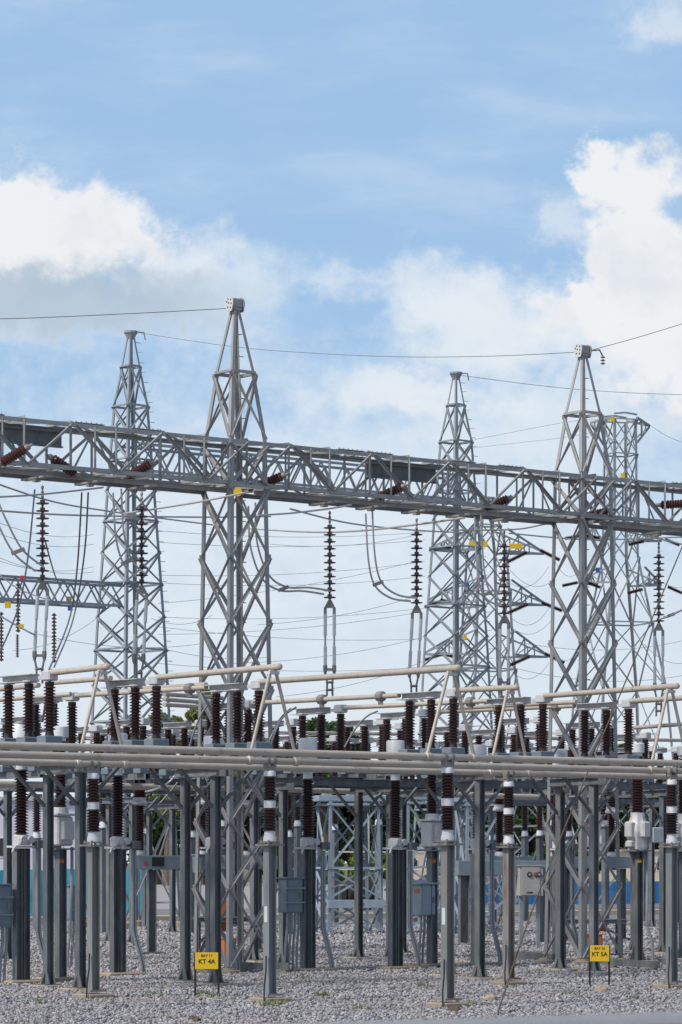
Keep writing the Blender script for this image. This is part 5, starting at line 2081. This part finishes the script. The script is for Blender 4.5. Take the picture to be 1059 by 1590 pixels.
house(-40, 122, 1243, 172, 8, 'pale lilac flat-roofed building behind the teal net at left', 'lilac', 'greyroof', 2)
house(632, 700, 1318, 215, 6, 'low tan building behind the railing near the pitched-roof cabinet', 'tanwall', 'greyroof', 3, False)
house(862, 1045, 1322, 230, 7, 'long low tan wall building behind the right near tower', 'tanwall', 'greyroof', 5)
house(905, 950, 1285, 260, 6, 'small white house beyond the right near tower', 'white', 'redroof', 2, True)
house(842, 895, 1300, 262, 6, 'small red-roofed house behind the beige control box', 'tanwall', 'redroof', 2, True)
house(985, 1075, 1268, 265, 8, 'white building with many dark windows at the right edge', 'white', 'greyroof', 6)
house(705, 800, 1318, 240, 6, 'low pale shed behind the rust-streaked post', 'white', 'redroof', 4, True)
for x, m, lab in ((690, 'red', 'small red pickup far behind the nearest post'),):
    t = thing('parked_pickup', lab, 'pickup', V((738 - CX) * 280 / FPX, 280, 0), R(5))
    b = MB()
    b.extr(V(0, -0.8, 0), V(0, 0.8, 0), [(-2.2, .45), (2.2, .45), (2.25, .9), (1.2, 1.0), (0.7, 1.6), (-0.6, 1.6), (-0.75, 1.05), (-2.2, 1.05)], V(1, 0, 0), UP)
    b.build('body', m, t)
    for xx in (-1.4, 1.4):
        for yy in (-0.8, 0.8):
            b = MB()
            b.lathe([(0.15, -.1), (0.34, -.09), (0.34, .09), (0.15, .1)], 14, (xx, yy, 0.34), (0, 1, 0))
            b.build('wheel', 'black', t)
    b = MB()
    b.box((0.1, 0, 1.32), (0.9, 1.63, 0.4))
    b.build('window', 'glass', t)
# tan wooden pole
p = MB()
p.tube([V(0, 0, 0), V(0.02, 0, 5.0)], [0.11, 0.08], 10)
o = p.build('utility_pole', 'cream')
o.location = V((571 - CX) * 160 / FPX, 160, 0)
tag(o, 'plain tan pole standing behind the railing near the centre', 'pole')


# ---- trees
def crown_mesh(name, W, H, n_clump, leaf, seed, m, z0):
    rg = np.random.default_rng(seed)
    cs = []
    for k in range(n_clump):
        while True:
            q = rg.uniform(-1, 1, 3)
            if 0.25 < np.linalg.norm(q) < 1:
                break
        cs.append(np.array([q[0] * W / 2, q[1] * W / 2, z0 + H * 0.5 + q[2] * H * 0.5 * (1 - 0.25 * abs(q[0]))]))
    vs, fs = [], []
    for c_ in cs:
        r = rg.uniform(0.11, 0.22) * min(W, H)
        nl = int(150 + 260 * r)
        d = rg.normal(size=(nl, 3))
        d /= np.linalg.norm(d, axis=1)[:, None]
        p = c_ + d * (r * rg.uniform(0.35, 1.05, nl) ** 0.7)[:, None] * np.array([1.15, 1.15, 0.8])
        for q in p:
            a = rg.normal(size=3)
            a /= np.linalg.norm(a)
            b = np.cross(a, rg.normal(size=3))
            b /= np.linalg.norm(b)
            l_ = leaf * rg.uniform(0.6, 1.3)
            i = len(vs)
            vs += [q - a * l_, q - b * l_ * 0.45, q + a * l_, q + b * l_ * 0.45]
            fs.append((i, i + 1, i + 2, i + 3))
    me = bpy.data.meshes.new(name)
    me.from_pydata([tuple(v) for v in vs], [], fs)
    me.materials.append(M[m])
    return me, cs


def tree(x, D, ytop, wpx, label, m, seed, z0f=0.3, clumps=26, group='trees behind the substation', leaf=0.24, name='broadleaf_tree', cat='tree'):
    k = D / FPX
    H = EYE + (HOR - ytop) * k
    W = wpx * k
    t = thing(name, label, cat, V((x - CX) * k, D, 0), 0, group)
    z0 = H * z0f
    me, cs = crown_mesh('crown', W, H - z0, clumps, leaf, seed, m, z0)
    o = bpy.data.objects.new('crown', me)
    COL.objects.link(o)
    o.parent = t
    b = MB()
    rt = 0.035 * H + 0.04
    b.tube([V(0, 0, -0.05), V(0.05 * W * .3, 0, H * 0.25), V(-0.03 * W, 0, H * 0.5), V(0, 0, H * 0.8)], [rt, rt * .75, rt * .5, rt * .15], 9)
    for c_ in cs[::4]:
        b.tube([V(0, 0, z0 * 0.8 + (c_[2] - z0) * 0.2), V(c_[0] * .5, c_[1] * .5, z0 + (c_[2] - z0) * 0.6), V(*c_)], [rt * .4, rt * .25, rt * .08], 6)
    b.build('trunk', 'bark', t)


TR = [(262, 190, 1100, 95, 'pale yellow-green treetop showing left of the left near tower', 'leaf_light'),
      (312, 200, 1060, 60, 'tall slim yellow-green treetop hugging the left near tower', 'leaf_light'),
      (356, 210, 1120, 90, 'yellow-green tree behind the left near tower', 'leaf_light'),
      (430, 200, 1150, 110, 'green tree right of the left near tower', 'leaf_mid'),
      (505, 205, 1108, 110, 'loose green treetop showing above the busbars at centre', 'leaf_mid'),
      (545, 230, 1195, 120, 'dark tree behind the lone middle column', 'leaf_dark'),
      (625, 225, 1232, 120, 'dark rounded tree behind the drum-headed column at centre right', 'leaf_dark'),
      (480, 215, 1215, 110, 'dark tree behind the pale blue lattice stand', 'leaf_dark'),
      (400, 220, 1215, 120, 'dark tree behind the left near tower foot', 'leaf_dark'),
      (320, 225, 1225, 110, 'dark tree behind the left frame columns', 'leaf_dark'),
      (245, 200, 1205, 90, 'mid-green tree behind the breaker at left', 'leaf_mid'),
      (185, 220, 1190, 80, 'dark tree partly hidden behind the leftmost insulators', 'leaf_dark'),
      (700, 235, 1205, 110, 'dark tree behind the nearest post', 'leaf_dark'),
      (765, 225, 1195, 110, 'green tree behind the rust-streaked post', 'leaf_mid'),
      (830, 240, 1190, 120, 'dark tree behind the beige control box', 'leaf_dark'),
      (900, 250, 1215, 110, 'dark tree behind the right frame column', 'leaf_dark'),
      (968, 255, 1150, 90, 'green treetop above the busbars right of the right near tower', 'leaf_mid'),
      (1040, 250, 1195, 110, 'dark tree at the right picture edge', 'leaf_dark')]
for i, (x, D, yt, wpx, lab, m) in enumerate(TR):
    tree(x, D * 1.6, yt, wpx, lab, m, 20 + i, 0.12 if yt > 1180 else 0.4, 26, leaf=0.36)
for i, (x, D, yt, wpx, lab, m) in enumerate([(590, 185, 1306, 90, 'bright green rounded shrub behind the railing at centre', 'leaf_bright'),
                                             (500, 180, 1318, 80, 'bright green low shrub behind the railing, left of centre', 'leaf_bright'),
                                             (440, 190, 1312, 80, 'green shrub behind the thin pale post', 'leaf_mid'),
                                             (905, 200, 1312, 60, 'green shrub inside the right near tower', 'leaf_mid'),
                                             (850, 205, 1316, 50, 'green shrub right of the beige control box', 'leaf_mid'),
                                             (305, 190, 1300, 70, 'dark green shrub between the left frame columns', 'leaf_dark'),
                                             (650, 210, 1305, 70, 'green shrub beside the low tan building', 'leaf_mid')]):
    tree(x, D * 1.65, yt, wpx, lab, m, 60 + i, 0.05, 16, 'shrubs behind the railing', 0.26, 'shrub', 'shrub')
